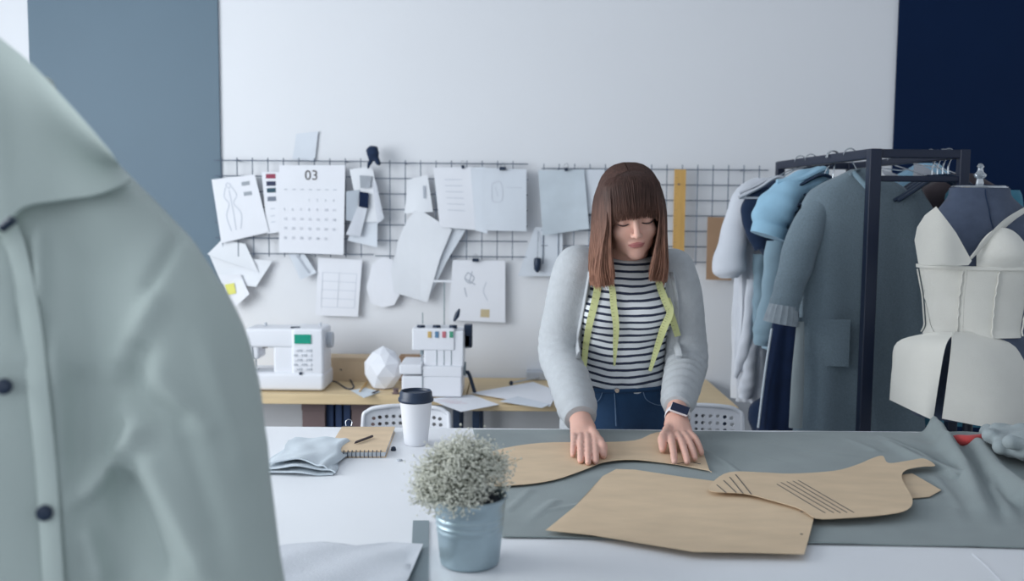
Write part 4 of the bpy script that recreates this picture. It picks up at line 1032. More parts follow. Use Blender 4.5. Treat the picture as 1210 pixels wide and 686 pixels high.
# ================================================================== CHAIRS
def chair(px0, px1, pt, Y, lab, tilt=0.0):
    x0, x1 = W(px0, pt, Y)[0], W(px1, pt, Y)[0]; zt0 = W((px0 + px1) / 2, pt, Y)[2]
    c = thing('perforated_chair', ((x0 + x1) / 2, Y + .15, 0), lab, 'chair', 'white perforated chairs at the desks')
    nx_ = max(10, int((x1 - x0) / 0.021)); nzz = 16; hx = (x1 - x0) / nx_; hz = 0.022
    mb = MB(); rr = 0.055
    cur = lambda x: 0.03 * (1 - ((x - (x0 + x1) / 2) / ((x1 - x0) / 2)) ** 2)
    for i in range(nx_):
        for j in range(nzz):
            xa = x0 + i * hx; za = zt0 - (j + 1) * hz
            cs = [(xa, za), (xa + hx, za), (xa + hx, za + hz), (xa, za + hz)]
            def rc(p):   # round the two upper corners
                x, z = p
                for sx in (0, 1):
                    cxx = x0 + rr if sx == 0 else x1 - rr; czz = zt0 - rr
                    if (x < cxx if sx == 0 else x > cxx) and z > czz:
                        d = math.hypot(x - cxx, z - czz); m_ = max(abs(x - cxx), abs(z - czz))
                        if d > 0: x, z = cxx + (x - cxx) * m_ / d, czz + (z - czz) * m_ / d
                return (x, z)
            edge = i < 1 or i >= nx_ - 1 or j < 1
            P0 = [rc(p) for p in cs]
            if edge:
                mb.add([(x, Y + cur(x), z) for x, z in P0] + [(x, Y + cur(x) + .006, z) for x, z in P0], [(0, 1, 2, 3), (7, 6, 5, 4)] + [(a, a + 4, (a + 1) % 4 + 4, (a + 1) % 4) for a in range(4)]); continue
            mx, mz = np.mean([p[0] for p in P0]), np.mean([p[1] for p in P0]); s_ = 0.46
            # octagon hole
            out = []; 
            for k in range(4):
                out.append(P0[k]); out.append(((P0[k][0] + P0[(k + 1) % 4][0]) / 2, (P0[k][1] + P0[(k + 1) % 4][1]) / 2))
            inn = [(mx + hx * 0.30 * math.cos(-3 * PI / 4 + k * PI / 4), mz + hz * 0.30 * math.sin(-3 * PI / 4 + k * PI / 4)) for k in range(8)]
            V = [(x, Y + cur(x), z) for x, z in out + inn] + [(x, Y + cur(x) + .006, z) for x, z in out + inn]
            Fc = []
            for k in range(8):
                a, b = k, (k + 1) % 8
                Fc += [(a, b, b + 8, a + 8), (a + 16, a + 24, b + 24, b + 16), (a + 8, b + 8, b + 24, a + 24)]
            mb.add(V, Fc)
    mb.build('backrest', M_plast, c, smooth=False)
    zs = 0.45; xm = (x0 + x1) / 2
    MB().tube([(x0 + .004, Y + .003, zt0 - nzz * hz), (x0 + .004, Y + .003, zt0 - .06), (x0 + .02, Y + .01, zt0 - .012), (x0 + .07, Y + .015, zt0 + .001), (xm, Y + .033, zt0 + .001), (x1 - .07, Y + .015, zt0 + .001),
               (x1 - .02, Y + .01, zt0 - .012), (x1 - .004, Y + .003, zt0 - .06), (x1 - .004, Y + .003, zt0 - nzz * hz)], 0.007, n=8, sm=60).build('rim', M_plast, c)
    MB().box((xm, Y + .22, zs), ((x1 - x0) * 1.15, 0.40, 0.012)).build('seat', M_plast, c, smooth=False, bevel=0.005)
    for sx in (x0, x1):
        MB().cyl((sx, Y + .03, zs), (sx, Y + .01, zt0 - 0.3), 0.009).build('back_support', M_chrome, c)
        for yy in (Y + .05, Y + .38): MB().cyl((sx, yy, zs), (sx + (0.03 if sx == x1 else -0.03), yy + (0.03 if yy > Y + .2 else -.03), 0.0), 0.010).build('leg', M_chrome, c)
chair(427, 533, 482, 2.90, 'white perforated chair, its back showing behind the coffee cup')
chair(762, 880, 481, 2.86, 'white perforated chair, its back showing right of the woman\'s wristwatch')
# ================================================================== CLOTHES RACK
RN, RF = 2.84, 3.58                          # near and far ends
p0 = W(1033, 183, RN); pz = float(p0[2]); rxn = float(p0[0]); rxf = float(W(922, 196, RF)[0]); rzf = float(W(922, 194, RF)[2])
RW_ = 0.27
rk = thing('clothes_rack', (rxn + 0.1, 3.2, 0), 'dark metal clothes rack standing right of the woman', 'clothes rack')
tb = 0.015
def bar(name, a, b, r=tb): return MB().tube([a, b], r, n=4).build(name, M_blackm, rk, smooth=False, bevel=0.002)
def sq(name, a, b, h=0.015):
    a = np.array(a, float); b = np.array(b, float); d = b - a; L = np.linalg.norm(d); d /= L
    up = np.array((0, 0, 1.0)) if abs(d[2]) < .9 else np.array((0, 1.0, 0)); s_ = np.cross(d, up); s_ /= np.linalg.norm(s_); u = np.cross(s_, d)
    return MB().box((a + b) / 2, (L, 2 * h, 2 * h), np.stack([d, s_, u], 1)).build(name, M_blackm, rk, smooth=False, bevel=0.003)
ZR = (pz + rzf) / 2
sq('upright', (rxn, RN, 0.06), (rxn, RN, ZR + 0.014), 0.018); sq('upright', (rxf, RF, 0.06), (rxf, RF, ZR + 0.014))
sq('upright', (rxn + RW_, RN, 0.06), (rxn + RW_, RN, ZR + 0.014)); sq('upright', (rxf + RW_, RF, 0.06), (rxf + RW_, RF, ZR + 0.014))
sq('rail', (rxn, RN, ZR), (rxf, RF, ZR)); sq('rail', (rxn + RW_, RN, ZR), (rxf + RW_, RF, ZR), 0.012)
sq('crossbar', (rxn, RN, ZR), (rxn + RW_, RN, ZR), 0.013); sq('crossbar', (rxf, RF, ZR), (rxf + RW_, RF, ZR), 0.013)
sq('crossbar', (rxn, RN, ZR - 0.075), (rxn + RW_, RN, ZR - 0.075), 0.009)
sq('foot_rail', (rxn, RN, 0.075), (rxf, RF, 0.075)); sq('foot_rail', (rxn + RW_, RN, 0.075), (rxf + RW_, RF, 0.075))
def railx(Y, right=False): 
    t = (Y - RN) / (RF - RN); return rxn + (rxf - rxn) * t + (RW_ if right else 0)
def hanger(Y, cx, ztop, hw, lab, right=False, drop=0.10, m=M_black):
    rx = railx(Y, right)
    h = thing('clothes_hanger', (rx, Y, ztop - drop), lab, 'hanger', 'hangers on the clothes rack')
    MB().tube([(cx - hw, Y, ztop - drop), (cx - hw * .5, Y, ztop - drop * .55), (cx, Y, ztop - 0.005), (cx + hw * .5, Y, ztop - drop * .55), (cx + hw, Y, ztop - drop)], [[0.006, 0.010]] * 5, n=8, sm=24).build('shoulder_bar', m, h)
    MB().cyl((cx - hw, Y, ztop - drop), (cx + hw, Y, ztop - drop), 0.004, n=6).build('trouser_bar', m, h)
    a = np.linspace(-0.4 * PI, 1.02 * PI, 12); R2 = 0.020; zc = ZR + 0.006
    P = [(cx, Y, ztop - 0.01), (cx * .5 + rx * .5 , Y, min(ztop + 0.02, zc - .03))] + [(rx + R2 * math.cos(t), Y, zc + R2 * math.sin(t)) for t in a]
    MB().tube(P, 0.0022, n=6).build('hook', M_chrome, h)
    return h
def body(cx, cy, rows, nf=7, fa=0.012, seed=0, n=90, lv=60, sub=None, tw=0.0):
    """rows: z, centre dx, half width, half depth ; folds deepen downward"""
    rows = np.array(rows, float); rows = rows[np.argsort(-rows[:, 0])]
    z0, z1 = rows[0, 0], rows[-1, 0]; tt_ = np.linspace(0, 1, lv) ** 1.35; zs = z0 + (z1 - z0) * tt_
    a = np.linspace(0, 2 * PI, n, endpoint=False); rings = []
    R2 = np.random.RandomState(seed); ph = R2.rand(4) * 7
    for z in zs:
        dx = np.interp(-z, -rows[:, 0], rows[:, 1]); hw = np.interp(-z, -rows[:, 0], rows[:, 2]); hd = np.interp(-z, -rows[:, 0], rows[:, 3])
        s_ = (z0 - z) / (z0 - z1); A = fa * min(1, s_ * 1.6)
        w_ = A * (np.sin(nf * a + ph[0] + 1.2 * math.sin(3 * z + ph[1])) + 0.5 * np.sin((2 * nf + 1) * a + ph[2]) + 0.4 * math.sin(19 * z + ph[3]) * np.sin(3 * a))
        ca, sa = np.cos(a), np.sin(a); e = 0.75
        X = np.sign(ca) * np.abs(ca) ** e * hw + ca * w_; Y_ = np.sign(sa) * np.abs(sa) ** e * hd + sa * w_
        rings.append(np.stack([cx + dx + X * math.cos(tw) - Y_ * math.sin(tw), cy + X * math.sin(tw) + Y_ * math.cos(tw), np.full(n, z)], 1))
    mb = MB(); mb.loft(rings); return mb
def sleeve(P, R, nw=5, amp=0.04, seed=0, n=22, sm=30, flat=0.75):
    R2 = np.random.RandomState(seed); ph = R2.rand(3) * 7
    wr = lambda t, a: amp * (np.sin(2 * a + ph[0] + nw * 2 * t) + 0.6 * np.sin(nw * 6 * t + ph[1] + 2 * np.cos(a)))
    return MB().tube(P, [[r, r * flat] for r in R], n=n, sm=sm, wr=wr, up=(1, 0, 0))

def wrow(Y, L, cx):   # rows from picture: (py, pxl, pxr, hd)
    out = []
    for py, xl_, xr_, hd in L:
        a, b = W(xl_, py, Y), W(xr_, py, Y); out.append((a[2], (a[0] + b[0]) / 2 - cx, (b[0] - a[0]) / 2, hd))
    return out
# ---- grey wool coat
Y = 3.00; cx = float(W(1015, 210, Y)[0])
gc = thing('wool_coat', (cx, Y, 0.3), 'long grey wool coat with ribbed knit cuff, nearest on the rack', 'coat', None)
rows = wrow(Y, [(200, 1006, 1026, .025), (207, 992, 1038, .035), (216, 972, 1060, .045), (226, 956, 1076, .052), (240, 948, 1086, .056), (290, 946, 1092, .06), (380, 944, 1094, .062), (505, 938, 1092, .07)], cx) + [(0.42, -.01, .26, .08)]
bdy = body(cx, Y, rows, nf=4, fa=0.013, seed=3); bdy.build('coat_body', M_woolcoat, gc)
sleeve([W(996, 224, Y + .0), W(972, 240, Y - .01), W(952, 275, Y - .04), W(940, 315, Y - .055), W(931, 345, Y - .06), W(926, 364, Y - .065)], [.018, .040, .052, .053, .049, .046], seed=2).build('sleeve', M_woolcoat, gc)
MB().tube([W(926, 360, Y - .065), W(924, 372, Y - .065), W(922, 382, Y - .065)], [[.044, .036], [.050, .042], [.053, .044]], n=64, up=(1, 0, 0), wr=lambda t, a: 0.03 * np.sign(np.sin(32 * a)) * (np.ones(64))).build('knit_cuff', M_knit, gc)
sleeve([W(1070, 232, Y + .0), W(1086, 265, Y + .02), W(1092, 330, Y + .03), W(1094, 400, Y + .03), W(1096, 450, Y + .03)], [.05, .056, .054, .05, .046], seed=5).build('sleeve', M_woolcoat, gc)
a, b = W(948, 377, Y - .075), W(1003, 433, Y - .075)
g = np.zeros((14, 8, 3)); e_l, e_r = W(944, 400, Y)[0], W(1094, 400, Y)[0]; e_c, e_h = (e_l + e_r) / 2, (e_r - e_l) / 2
for i in range(14):
    for j in range(8):
        u, v = i / 13, j / 7; x = a[0] + (b[0] - a[0]) * u; q_ = min(.995, abs(x - e_c) / e_h)
        g[i, j] = (x, Y - .0655 * (1 - q_ ** (2 / .75)) ** (.75 / 2) - .007, a[2] + (b[2] - a[2]) * v)
MB().sheet(g, 0.003, (0, -1, 0)).build('patch_pocket', M_woolcoat, gc)
# neck band and front edge
MB().tube([W(1004, 206, Y - .05), W(1012, 201, Y - .03), W(1022, 200, Y), W(1026, 206, Y - .03), W(1029, 224, Y - .058), W(1026, 240, Y - .062), W(1022, 300, Y - .066), W(1020, 400, Y - .07), W(1018, 505, Y - .078)], [[.004, .007]] * 9, n=8, sm=60).build('front_band', M_woolcoat, gc)
MB().tube([W(1008, 203, Y - .05), W(1018, 214, Y - .062), W(1027, 224, Y - .07)], [[.008, .005]] * 3, n=8, sm=12).build('neck_facing', M_bluegrey, gc)
q = [W(946, 380, Y - .06), W(943, 440, Y - .065), W(940, 505, Y - .07)]
MB().tube(q, [[.012, .01], [.020, .012], [.022, .014]], n=12, sm=20, up=(1, 0, 0)).build('folded_facing', M_greyl, gc)
hanger(Y, cx, float(W(1015, 203, Y)[2]), .17, 'dark hanger holding the long grey wool coat')
# ---- navy long garment
Y = 3.12; cx = float(W(925, 400, Y)[0])
nv_ = thing('navy_dress', (cx, Y, .3), 'long dark navy garment hanging below the grey coat\'s knit cuff', 'dress')
rows = wrow(Y, [(230, 955, 985, .03), (300, 925, 985, .04), (385, 913, 960, .05), (440, 904, 962, .055), (505, 895, 964, .06)], cx) + [(0.35, 0, .15, .07)]
body(cx, Y, rows, nf=4, fa=.006, seed=9).build('skirt', M_navyf, nv_)
MB().tube([W(912, 388, Y - .05), W(904, 440, Y - .05), W(896, 505, Y - .05)], [[.004, .004]] * 3, n=8, sm=12).build('side_piping', M_bluecloth, nv_)
hanger(Y, railx(Y), float(W(960, 215, Y)[2]), .15, 'dark hanger holding the dark navy garment')
# ---- light blue shirt
Y = 3.22; cx = float(W(955, 230, Y)[0])
bs = thing('light_blue_shirt', (cx, Y, .8), 'light blue short sleeved shirt hanging behind the grey wool coat', 'shirt')
rows = wrow(Y, [(203, 955, 975, .03), (212, 938, 985, .05), (228, 925, 1000, .06), (250, 918, 1005, .065), (300, 915, 1005, .065), (360, 910, 1005, .07), (412, 905, 1005, .07)], cx)
body(cx, Y, rows, nf=6, fa=.010, seed=12).build('shirt_body', M_bluegrey, bs)
sleeve([W(972, 206, Y - .05), W(945, 218, Y - .06), W(925, 235, Y - .07), W(912, 255, Y - .08), W(906, 273, Y - .085)], [.030, .045, .062, .062, .052], seed=4, amp=.07).build('sleeve', M_ltblue, bs)
MB().tube([W(911, 266, Y - .085), W(907, 279, Y - .088)], [[.062, .045], [.060, .044]], n=24, up=(1, 0, 0)).build('sleeve_cuff', M_ltblue, bs)
MB().tube([W(918, 215, Y - .07), W(944, 212, Y - .075), W(972, 200, Y - .06), W(976, 208, Y - .06)], [[.010, .018], [.012, .02], [.012, .02], [.010, .012]], n=10, sm=20).build('collar', M_ltblue, bs)
sleeve([W(918, 285, Y - .05), W(914, 340, Y - .06), W(906, 385, Y - .06), W(902, 408, Y - .06)], [.035, .040, .042, .034], seed=8, amp=.08).build('shirt_tail', M_bluegrey, bs)
hanger(Y - .09, float(W(962, 215, Y)[0]), float(W(965, 205, Y - .08)[2]), .15, 'dark hanger lying over the light blue shirt collar', drop=.07)
# ---- dark navy top
Y = 3.36; cx = float(W(925, 250, Y)[0])
dt = thing('navy_blouse', (cx, Y, 1.2), 'dark navy top hanging between the white coat and the light blue shirt', 'top')
rows = wrow(Y, [(213, 910, 945, .03), (222, 892, 950, .05), (240, 884, 955, .055), (280, 888, 955, .055), (305, 908, 955, .05)], cx)
body(cx, Y, rows, nf=5, fa=.006, seed=15).build('top_body', M_dknavy, dt)
sleeve([W(898, 226, Y - .03), W(888, 245, Y - .04), W(890, 270, Y - .05), W(900, 292, Y - .05)], [.025, .035, .032, .026], seed=3).build('sleeve', M_dknavy, dt)
hanger(Y - 0.06, float(W(915, 215, Y)[0]), float(W(918, 207, Y - .06)[2]), .14, 'grey hanger with the dark navy top', m=M_plast2, drop=.08)
# ---- white long coat
Y = 3.48; cx = float(W(900, 240, Y)[0])
wc = thing('white_duster', (cx, Y, .5), 'long white coat with gathered sleeve, farthest on the rack near the kraft sketch', 'coat')
rows = wrow(Y, [(210, 900, 930, .03), (218, 882, 940, .05), (235, 874, 945, .06), (300, 872, 945, .06), (400, 868, 945, .065), (472, 870, 945, .07)], cx)
body(cx, Y, rows, nf=8, fa=.012, seed=20).build('coat_body', M_whitef, wc)
sleeve([W(900, 218, Y - .05), W(884, 232, Y - .07), W(872, 262, Y - .08), W(864, 295, Y - .09), W(861, 318, Y - .09), W(861, 328, Y - .09)], [.035, .048, .052, .054, .058, .034], seed=6, amp=.05).build('sleeve', M_whitef, wc)
sleeve([W(888, 330, Y - .07), W(884, 380, Y - .08), W(877, 420, Y - .08), W(869, 446, Y - .08)], [.016, .020, .020, .010], seed=7, amp=.1).build('tie_belt', M_whitef, wc)
sleeve([W(888, 400, Y - .07), W(884, 440, Y - .08), W(880, 470, Y - .08)], [.022, .026, .026], seed=9, amp=.1).build('front_fold', M_whitef, wc)
sleeve([W(897, 300, Y - .09), W(898, 350, Y - .09), W(897, 400, Y - .09)], [.022, .026, .02], seed=19, amp=.1).build('front_panel', M_bluegrey, wc)
hanger(Y - 0.09, float(W(905, 215, Y)[0]), float(W(908, 209, Y - .08)[2]), .12, 'grey hanger with the long white coat', m=M_plast2, drop=.06)
# ---- garments on the right rail (behind the dress form)
for k, (Y, c, m, nm, lab, cat, L) in enumerate((
    (3.02, 1160, M_teal, 'teal_dress', 'teal dress on the right rail, showing right of and below the dress form', 'dress', [(224, 1122, 1204, .03), (230, 1118, 1206, .045), (300, 1112, 1214, .045), (500, 1080, 1225, .05)]),
    (3.14, 1140, M_brownf, 'brown_jacket', 'dark brown jacket on the right rail behind the dress form neck', 'jacket', [(205, 1120, 1150, .04), (222, 1090, 1180, .06), (300, 1080, 1190, .06), (450, 1080, 1190, .06)]),
    (3.26, 1108, M_dknavy, 'navy_jacket', 'dark navy jacket on the right rail left of the dress form', 'jacket', [(210, 1090, 1120, .04), (226, 1062, 1145, .06), (300, 1060, 1150, .06), (470, 1060, 1150, .06)]),
    (3.40, 1095, M_ltblue, 'pale_blue_blouse', 'pale blue blouse, its shoulder showing above the grey wool coat', 'blouse', [(193, 1085, 1108, .03), (208, 1058, 1125, .05), (222, 1050, 1132, .05), (330, 1050, 1132, .05)]))):
    cx = float(W(c, 230, Y)[0]); g_ = thing(nm, (cx, Y, .5), lab, cat)
    rows = wrow(Y, L, cx)
    body(cx, Y, rows, nf=6, fa=.008, seed=30 + k, lv=40, n=70).build('garment_body', m, g_)
    hanger(Y, cx, rows[0][0], .15, 'hanger holding the ' + {'teal_dress': 'teal dress', 'brown_jacket': 'dark brown jacket', 'navy_jacket': 'dark navy jacket', 'pale_blue_blouse': 'pale blue blouse'}[nm], right=True, drop=.08)
    if nm == 'pale_blue_blouse':
        for tri in ([(1080, 191), (1106, 205), (1090, 213), (1079, 208)], [(1096, 210), (1123, 213), (1102, 222), (1092, 220)], [(1041, 200), (1064, 208), (1062, 216), (1045, 206)]):
            q = [W(a, b, Y - .12) for a, b in tri]; mb = MB()
            gg = np.array([[q[0], q[3]], [(q[0] + q[1]) / 2, (q[3] + q[2]) / 2], [q[1], q[2]]]); gg[1, :, 1] -= .01
            mb.sheet(gg, .004, (0, -1, 0)).build('collar', M_whitef, g_)
for k, px in enumerate((1123, 1129, 1136, 1143)):
    Y = 2.92 + 0.03 * k; cxx = float(W(px, 230, Y)[0]); q = W(px, 205, Y)
    h = thing('clothes_hanger', q, ['empty dark hanger on the right rail, leftmost of four close together', 'empty dark hanger on the right rail, second of four from the left', 'empty dark hanger on the right rail, third of four from the left', 'empty dark hanger on the right rail, rightmost of four'][k], 'hanger', 'hangers on the clothes rack')
    rx = railx(Y, True)
    MB().tube([(rx - .15, Y, ZR - .14), (rx, Y, ZR - .06), (rx + .15, Y, ZR - .14)], [[.006, .009]] * 3, n=8, sm=14).build('shoulder_bar', M_black, h)
    a = np.linspace(-0.4 * PI, PI, 10)
    MB().tube([(rx, Y, ZR - .06), (rx, Y, ZR - .035)] + [(rx + .018 * math.cos(t), Y, ZR + .004 + .018 * math.sin(t)) for t in a], .0022, n=6).build('hook', M_chrome, h)
# bag on floor between desk and rack
q = W(880, 475, 3.35)
bg = Field((q[0] - .22, 3.15, .0), (q[0] + .25, 3.6, .95), .008)
bg.ell((q[0] + .12, 3.38, .40), (.095, .09, .38), .03); bg.ell((q[0] + .12, 3.38, .15), (.10, .10, .14), .05); bg.ell((q[0] + .10, 3.38, .72), (.08, .06, .07), .04)
V, Q = bg.mesh(1); V = V + vnorm(V, Q) * (0.010 * nz(V, 2, 14, 3))[:, None]; V[:, 2] = np.maximum(V[:, 2], 0.002)
tag(link('dark_garment_bag', V, Q, M_dknavy), 'dark navy fabric bag standing on the floor under the white coat', 'bag')

# ================================================================== DRESS FORM
DY = 2.70; dcx = float(W(1158, 300, DY)[0])
df = thing('dress_form', (dcx, DY, 0), 'navy tailor\'s dress form wearing an unfinished cream bodice, right edge', 'dress form')
DW = np.array([(py, l, r) for py, l, r in ((222, 1119, 1188), (232, 1118, 1190), (246, 1108, 1206), (258, 1094, 1222), (272, 1088, 1234), (300, 1088, 1232), (320, 1090, 1228), (350, 1097, 1219), (385, 1101, 1213), (410, 1088, 1225), (440, 1078, 1236), (470, 1078, 1240), (490, 1088, 1234))], float)
zs_ = np.array([W(1158, p, DY)[2] for p in DW[:, 0]]); xl_ = np.array([W(p, 300, DY)[0] for p in DW[:, 1]]); xr_ = np.array([W(p, 300, DY)[0] for p in DW[:, 2]])
dfr = np.array([.052, .055, .070, .085, .098, .118, .118, .100, .092, .105, .118, .122, .118])
o_ = np.argsort(zs_)
def dsurf(th, z, off=0.0):
    xa = np.interp(z, zs_[o_], xl_[o_]); xb = np.interp(z, zs_[o_], xr_[o_]); d = np.interp(z, zs_[o_], dfr[o_])
    hw = (xb - xa) / 2 + off; c = (xa + xb) / 2; d = d + off
    # th = 0 faces the camera, +90 deg to picture right
    return np.array((c + hw * math.sin(th), DY - d * math.cos(th) * (1.0 if math.cos(th) > 0 else .85), z))
rings = []
for z in np.linspace(zs_[o_][0], zs_[o_][-1], 70):
    rings.append(np.array([dsurf(t, z) for t in np.linspace(0, 2 * PI, 72, endpoint=False)]))
MB().loft(rings).build('torso', M_form, df)
zt_ = zs_.max()
cxn = float((xl_[0] + xr_[0]) / 2)
MB().lathe((cxn, DY, zt_), [(.080, 0), (.081, .003), (.078, .006), (.03, .009), (.012, .012), (.009, .026), (.017, .032), (.019, .038), (.010, .046), (.007, .056), (.011, .061), (.006, .069), (0, .071)], 32, ell=.68).build('neck_cap', M_chrome, df)
MB().cyl((cxn, DY, 0.03), (cxn, DY, zs_.min() + .05), .014).build('stand_pole', M_blackm, df)
for k in range(3):
    a = k * 2 * PI / 3 + .4; MB().tube([(cxn, DY, .16), (cxn + .14 * math.cos(a), DY + .14 * math.sin(a), .08), (cxn + .24 * math.cos(a), DY + .24 * math.sin(a), .012)], [.013, .012, .010], n=8, sm=12).build('leg', M_blackm, df)
def patch(name, m, fL, fR, py0, py1, off=.006, th=.003, n=16, k=22, ruf=0.0, df_=df, extra=None):
    """panel between picture columns fL(py) and fR(py) laid over the form"""
    g = np.zeros((n, k, 3))
    for j in range(k):
        py = py0 + (py1 - py0) * j / (k - 1); z = float(W(1158, py, DY)[2])
        def ang(px):
            x = W(px, py, DY - .05)[0]; xa = np.interp(z, zs_[o_], xl_[o_]); xb = np.interp(z, zs_[o_], xr_[o_])
            return math.asin(max(-1, min(1, (x - (xa + xb) / 2) / ((xb - xa) / 2 + off))))
        a, b = ang(fL(py)), ang(fR(py))
        for i in range(n):
            t = a + (b - a) * i / (n - 1)
            e = extra(i / (n - 1), j / (k - 1)) if extra else 0
            g[i, j] = dsurf(t, z, off + ruf * math.sin(9 * i + 3 * j) + e)
    return MB().sheet(g, th, None).build(name, m, df_)
lin = lambda a, b, c, d: (lambda py: a + (c - a) * (py - b) / (d - b))
MB().tube([dsurf(-.12, float(W(1150, p, DY)[2]), .0015) for p in np.linspace(224, 300, 14)], .0015, n=5).build('centre_seam', M_dknavy, df)
bod = [df]
patch('bodice_front', M_muslin, lin(1096, 315, 1106, 392), lambda p: 1131, 312, 394, .008)
patch('bodice_front', M_muslin, lambda p: 1131, lin(1166, 315, 1163, 392), 312, 394, .009)
patch('bodice_side', M_muslin, lin(1166, 315, 1163, 392), lin(1206, 320, 1199, 392), 314, 394, .007)
patch('bodice_side', M_muslin, lambda p: 1060, lin(1097, 315, 1106, 392), 314, 394, .006)
for f in (lin(1098, 318, 1103, 390), lin(1131, 316, 1130, 388), lin(1166, 318, 1163, 392), lin(1207, 322, 1199, 394)):
    P = []
    for py in np.linspace(318, 392, 16):
        z = float(W(1158, py, DY)[2]); x = W(f(py) + 0.6 * math.sin(py * .5), py, DY - .06)[0]; xa = np.interp(z, zs_[o_], xl_[o_]); xb = np.interp(z, zs_[o_], xr_[o_])
        P.append(dsurf(math.asin(max(-1, min(1, (x - (xa + xb) / 2) / ((xb - xa) / 2)))), z, .012))
    MB().tube(P, [[.0022, .002]] * 16, n=6, sm=40).build('seam_ridge', M_muslin, df)
# right cup and underbust band
g = np.zeros((24, 14, 3))
for i in range(24):
    u = i / 23; px = 1146 + 66 * u; tp_y = 314 - 46 * math.sin(PI * (.10 + .84 * u)) ** .7
    for j in range(14):
        v = j / 13; py = tp_y + (316 - tp_y) * v; z = float(W(1158, py, DY)[2]); x = W(px, py, DY - .08)[0]
        xa = np.interp(z, zs_[o_], xl_[o_]); xb = np.interp(z, zs_[o_], xr_[o_])
        g[i, j] = dsurf(math.asin(max(-1, min(1, (x - (xa + xb) / 2) / ((xb - xa) / 2 + .01)))), z, .008 + .030 * math.sin(PI * min(1, u * 1.02)) * math.sin(PI * (.12 + .85 * v)))
MB().sheet(g, .003).build('cup', M_muslin, df)
patch('underbust_band', M_muslin, lambda p: 1083, lambda p: 1216, 312, 316, .016, .003)
# left standing cup (lapel shaped triangle)
q = [W(1106, 244, DY - .13), W(1086, 268, DY - .12), W(1083, 282, DY - .12), W(1087, 313, DY - .13), W(1147, 313, DY - .155), W(1148, 308, DY - .155)]
O = np.array([p[[0, 2]] for p in [W(a, b, DY - .14) for a, b in ((1105, 244), (1094, 254), (1086, 268), (1083, 284), (1087, 312), (1100, 314), (1120, 314), (1144, 313), (1148, 308), (1128, 275))]])
mb = MB(); mb.poly(O, lambda x, y: 0, .003, .008); V = mb.V[0]
xm_ = O[:, 0].mean(); y = DY - .125 - .02 * np.exp(-((V[:, 0] - xm_ - .01) / .05) ** 2) - .012 * (V[:, 0] - O[:, 0].min()) / .15 - V[:, 2]
link('standing_cup', np.stack([V[:, 0], y, V[:, 1]], 1), [f[::-1] for f in mb.F], M_muslin, df)
MB().tube([W(1147, 305, DY - .14), W(1162, 288, DY - .13), W(1185, 266, DY - .105), W(1208, 252, DY - .06), W(1222, 244, DY + .0)], [[.006, .003], [.013, .003], [.018, .003], [.019, .003], [.018, .003]], n=8, sm=30, up=(0.5, 0, 0.8)).build('shoulder_strap', M_muslin, df)
# peplum: two flaring panels
def pep(rowsL, rowsR, offs, name):
    g = np.zeros((18, len(rowsL) * 4, 3)); L = crom(np.array(rowsL, float), len(rowsL) * 4); R2 = crom(np.array(rowsR, float), len(rowsR) * 4)
    for j in range(len(L)):
        A = W(L[j, 0], L[j, 1], DY - L[j, 2]); B = W(R2[j, 0], R2[j, 1], DY - R2[j, 2])
        for i in range(18):
            u = i / 17; p = A * (1 - u) + B * u; p[1] -= offs * math.sin(PI * u) * (j / len(L)) * 1.0
            g[i, j] = p
    return MB().sheet(g, .003, (0, -1, 0)).build(name, M_muslin, df)
pep([(1100, 392, .09), (1060, 404, .03), (1054, 435, .02), (1051, 472, .02)], [(1128, 392, .115), (1117, 408, .15), (1109, 450, .16), (1102, 496, .165)], .05, 'peplum_panel')
pep([(1124, 392, .115), (1124, 408, .15), (1119, 450, .17), (1113, 494, .175)], [(1202, 390, .03), (1216, 408, .04), (1228, 450, .04), (1232, 503, .04)], .10, 'peplum_panel')
# ================================================================== THE WOMAN
wm = thing('person', (0.31, 2.62, 0), 'woman with brown fringe in grey cardigan and striped top leaning over the table', 'person')
XC = 0.313
HC = np.array(W(745, 249.5, 2.45))
pit = math.radians(20); rol = math.radians(-7); yaw = math.radians(3)
fw = np.array((math.sin(yaw) * math.cos(pit), -math.cos(yaw) * math.cos(pit), -math.sin(pit)))
ex = np.cross(fw, (0, 0, 1.0)); ex /= np.linalg.norm(ex); ex = -ex if ex[0] < 0 else ex
up_ = np.cross(ex, -fw); up_ = up_ if up_[2] > 0 else -up_
ex, up_ = ex * math.cos(rol) - up_ * math.sin(rol), up_ * math.cos(rol) + ex * math.sin(rol)
HR = np.stack([ex, fw, up_], 1)              # columns: local x, y (forward), z
def H(x, y, z): return HC + HR @ np.array((x, y, z))
hh = 0.003
F1 = Field((-0.06, 1.98, -0.01), (0.70, 2.86, 1.62), hh)
def hell(c, r, k, rx=0.0):
    R = HR
    if rx:
        cc_, ss = math.cos(rx), math.sin(rx); R = HR @ np.array(((1, 0, 0), (0, cc_, -ss), (0, ss, cc_)))
    F1.ell(H(*c), r, k, R)
# torso and legs
F1.ell((XC, 2.60, 1.19), (.128, .088, .15), .02); F1.ell((XC, 2.61, 1.04), (.108, .078, .12), .03); F1.ell((XC, 2.63, .90), (.140, .098, .12), .03)
F1.cap((XC - .13, 2.575, 1.30), (XC + .13, 2.575, 1.30), .046, .046, .03)
F1.cap((XC, 2.575, 1.28), (XC, 2.52, 1.385), .054, .050, .02)
for s in (-1, 1):
    F1.chain([(XC + .075 * s, 2.64, .86), (XC + .085 * s, 2.63, .48), (XC + .09 * s, 2.67, .10)], [.080, .054, .038], .03)
    F1.cap((XC + .09 * s, 2.68, .04), (XC + .10 * s, 2.55, .03), .035, .028, .02)
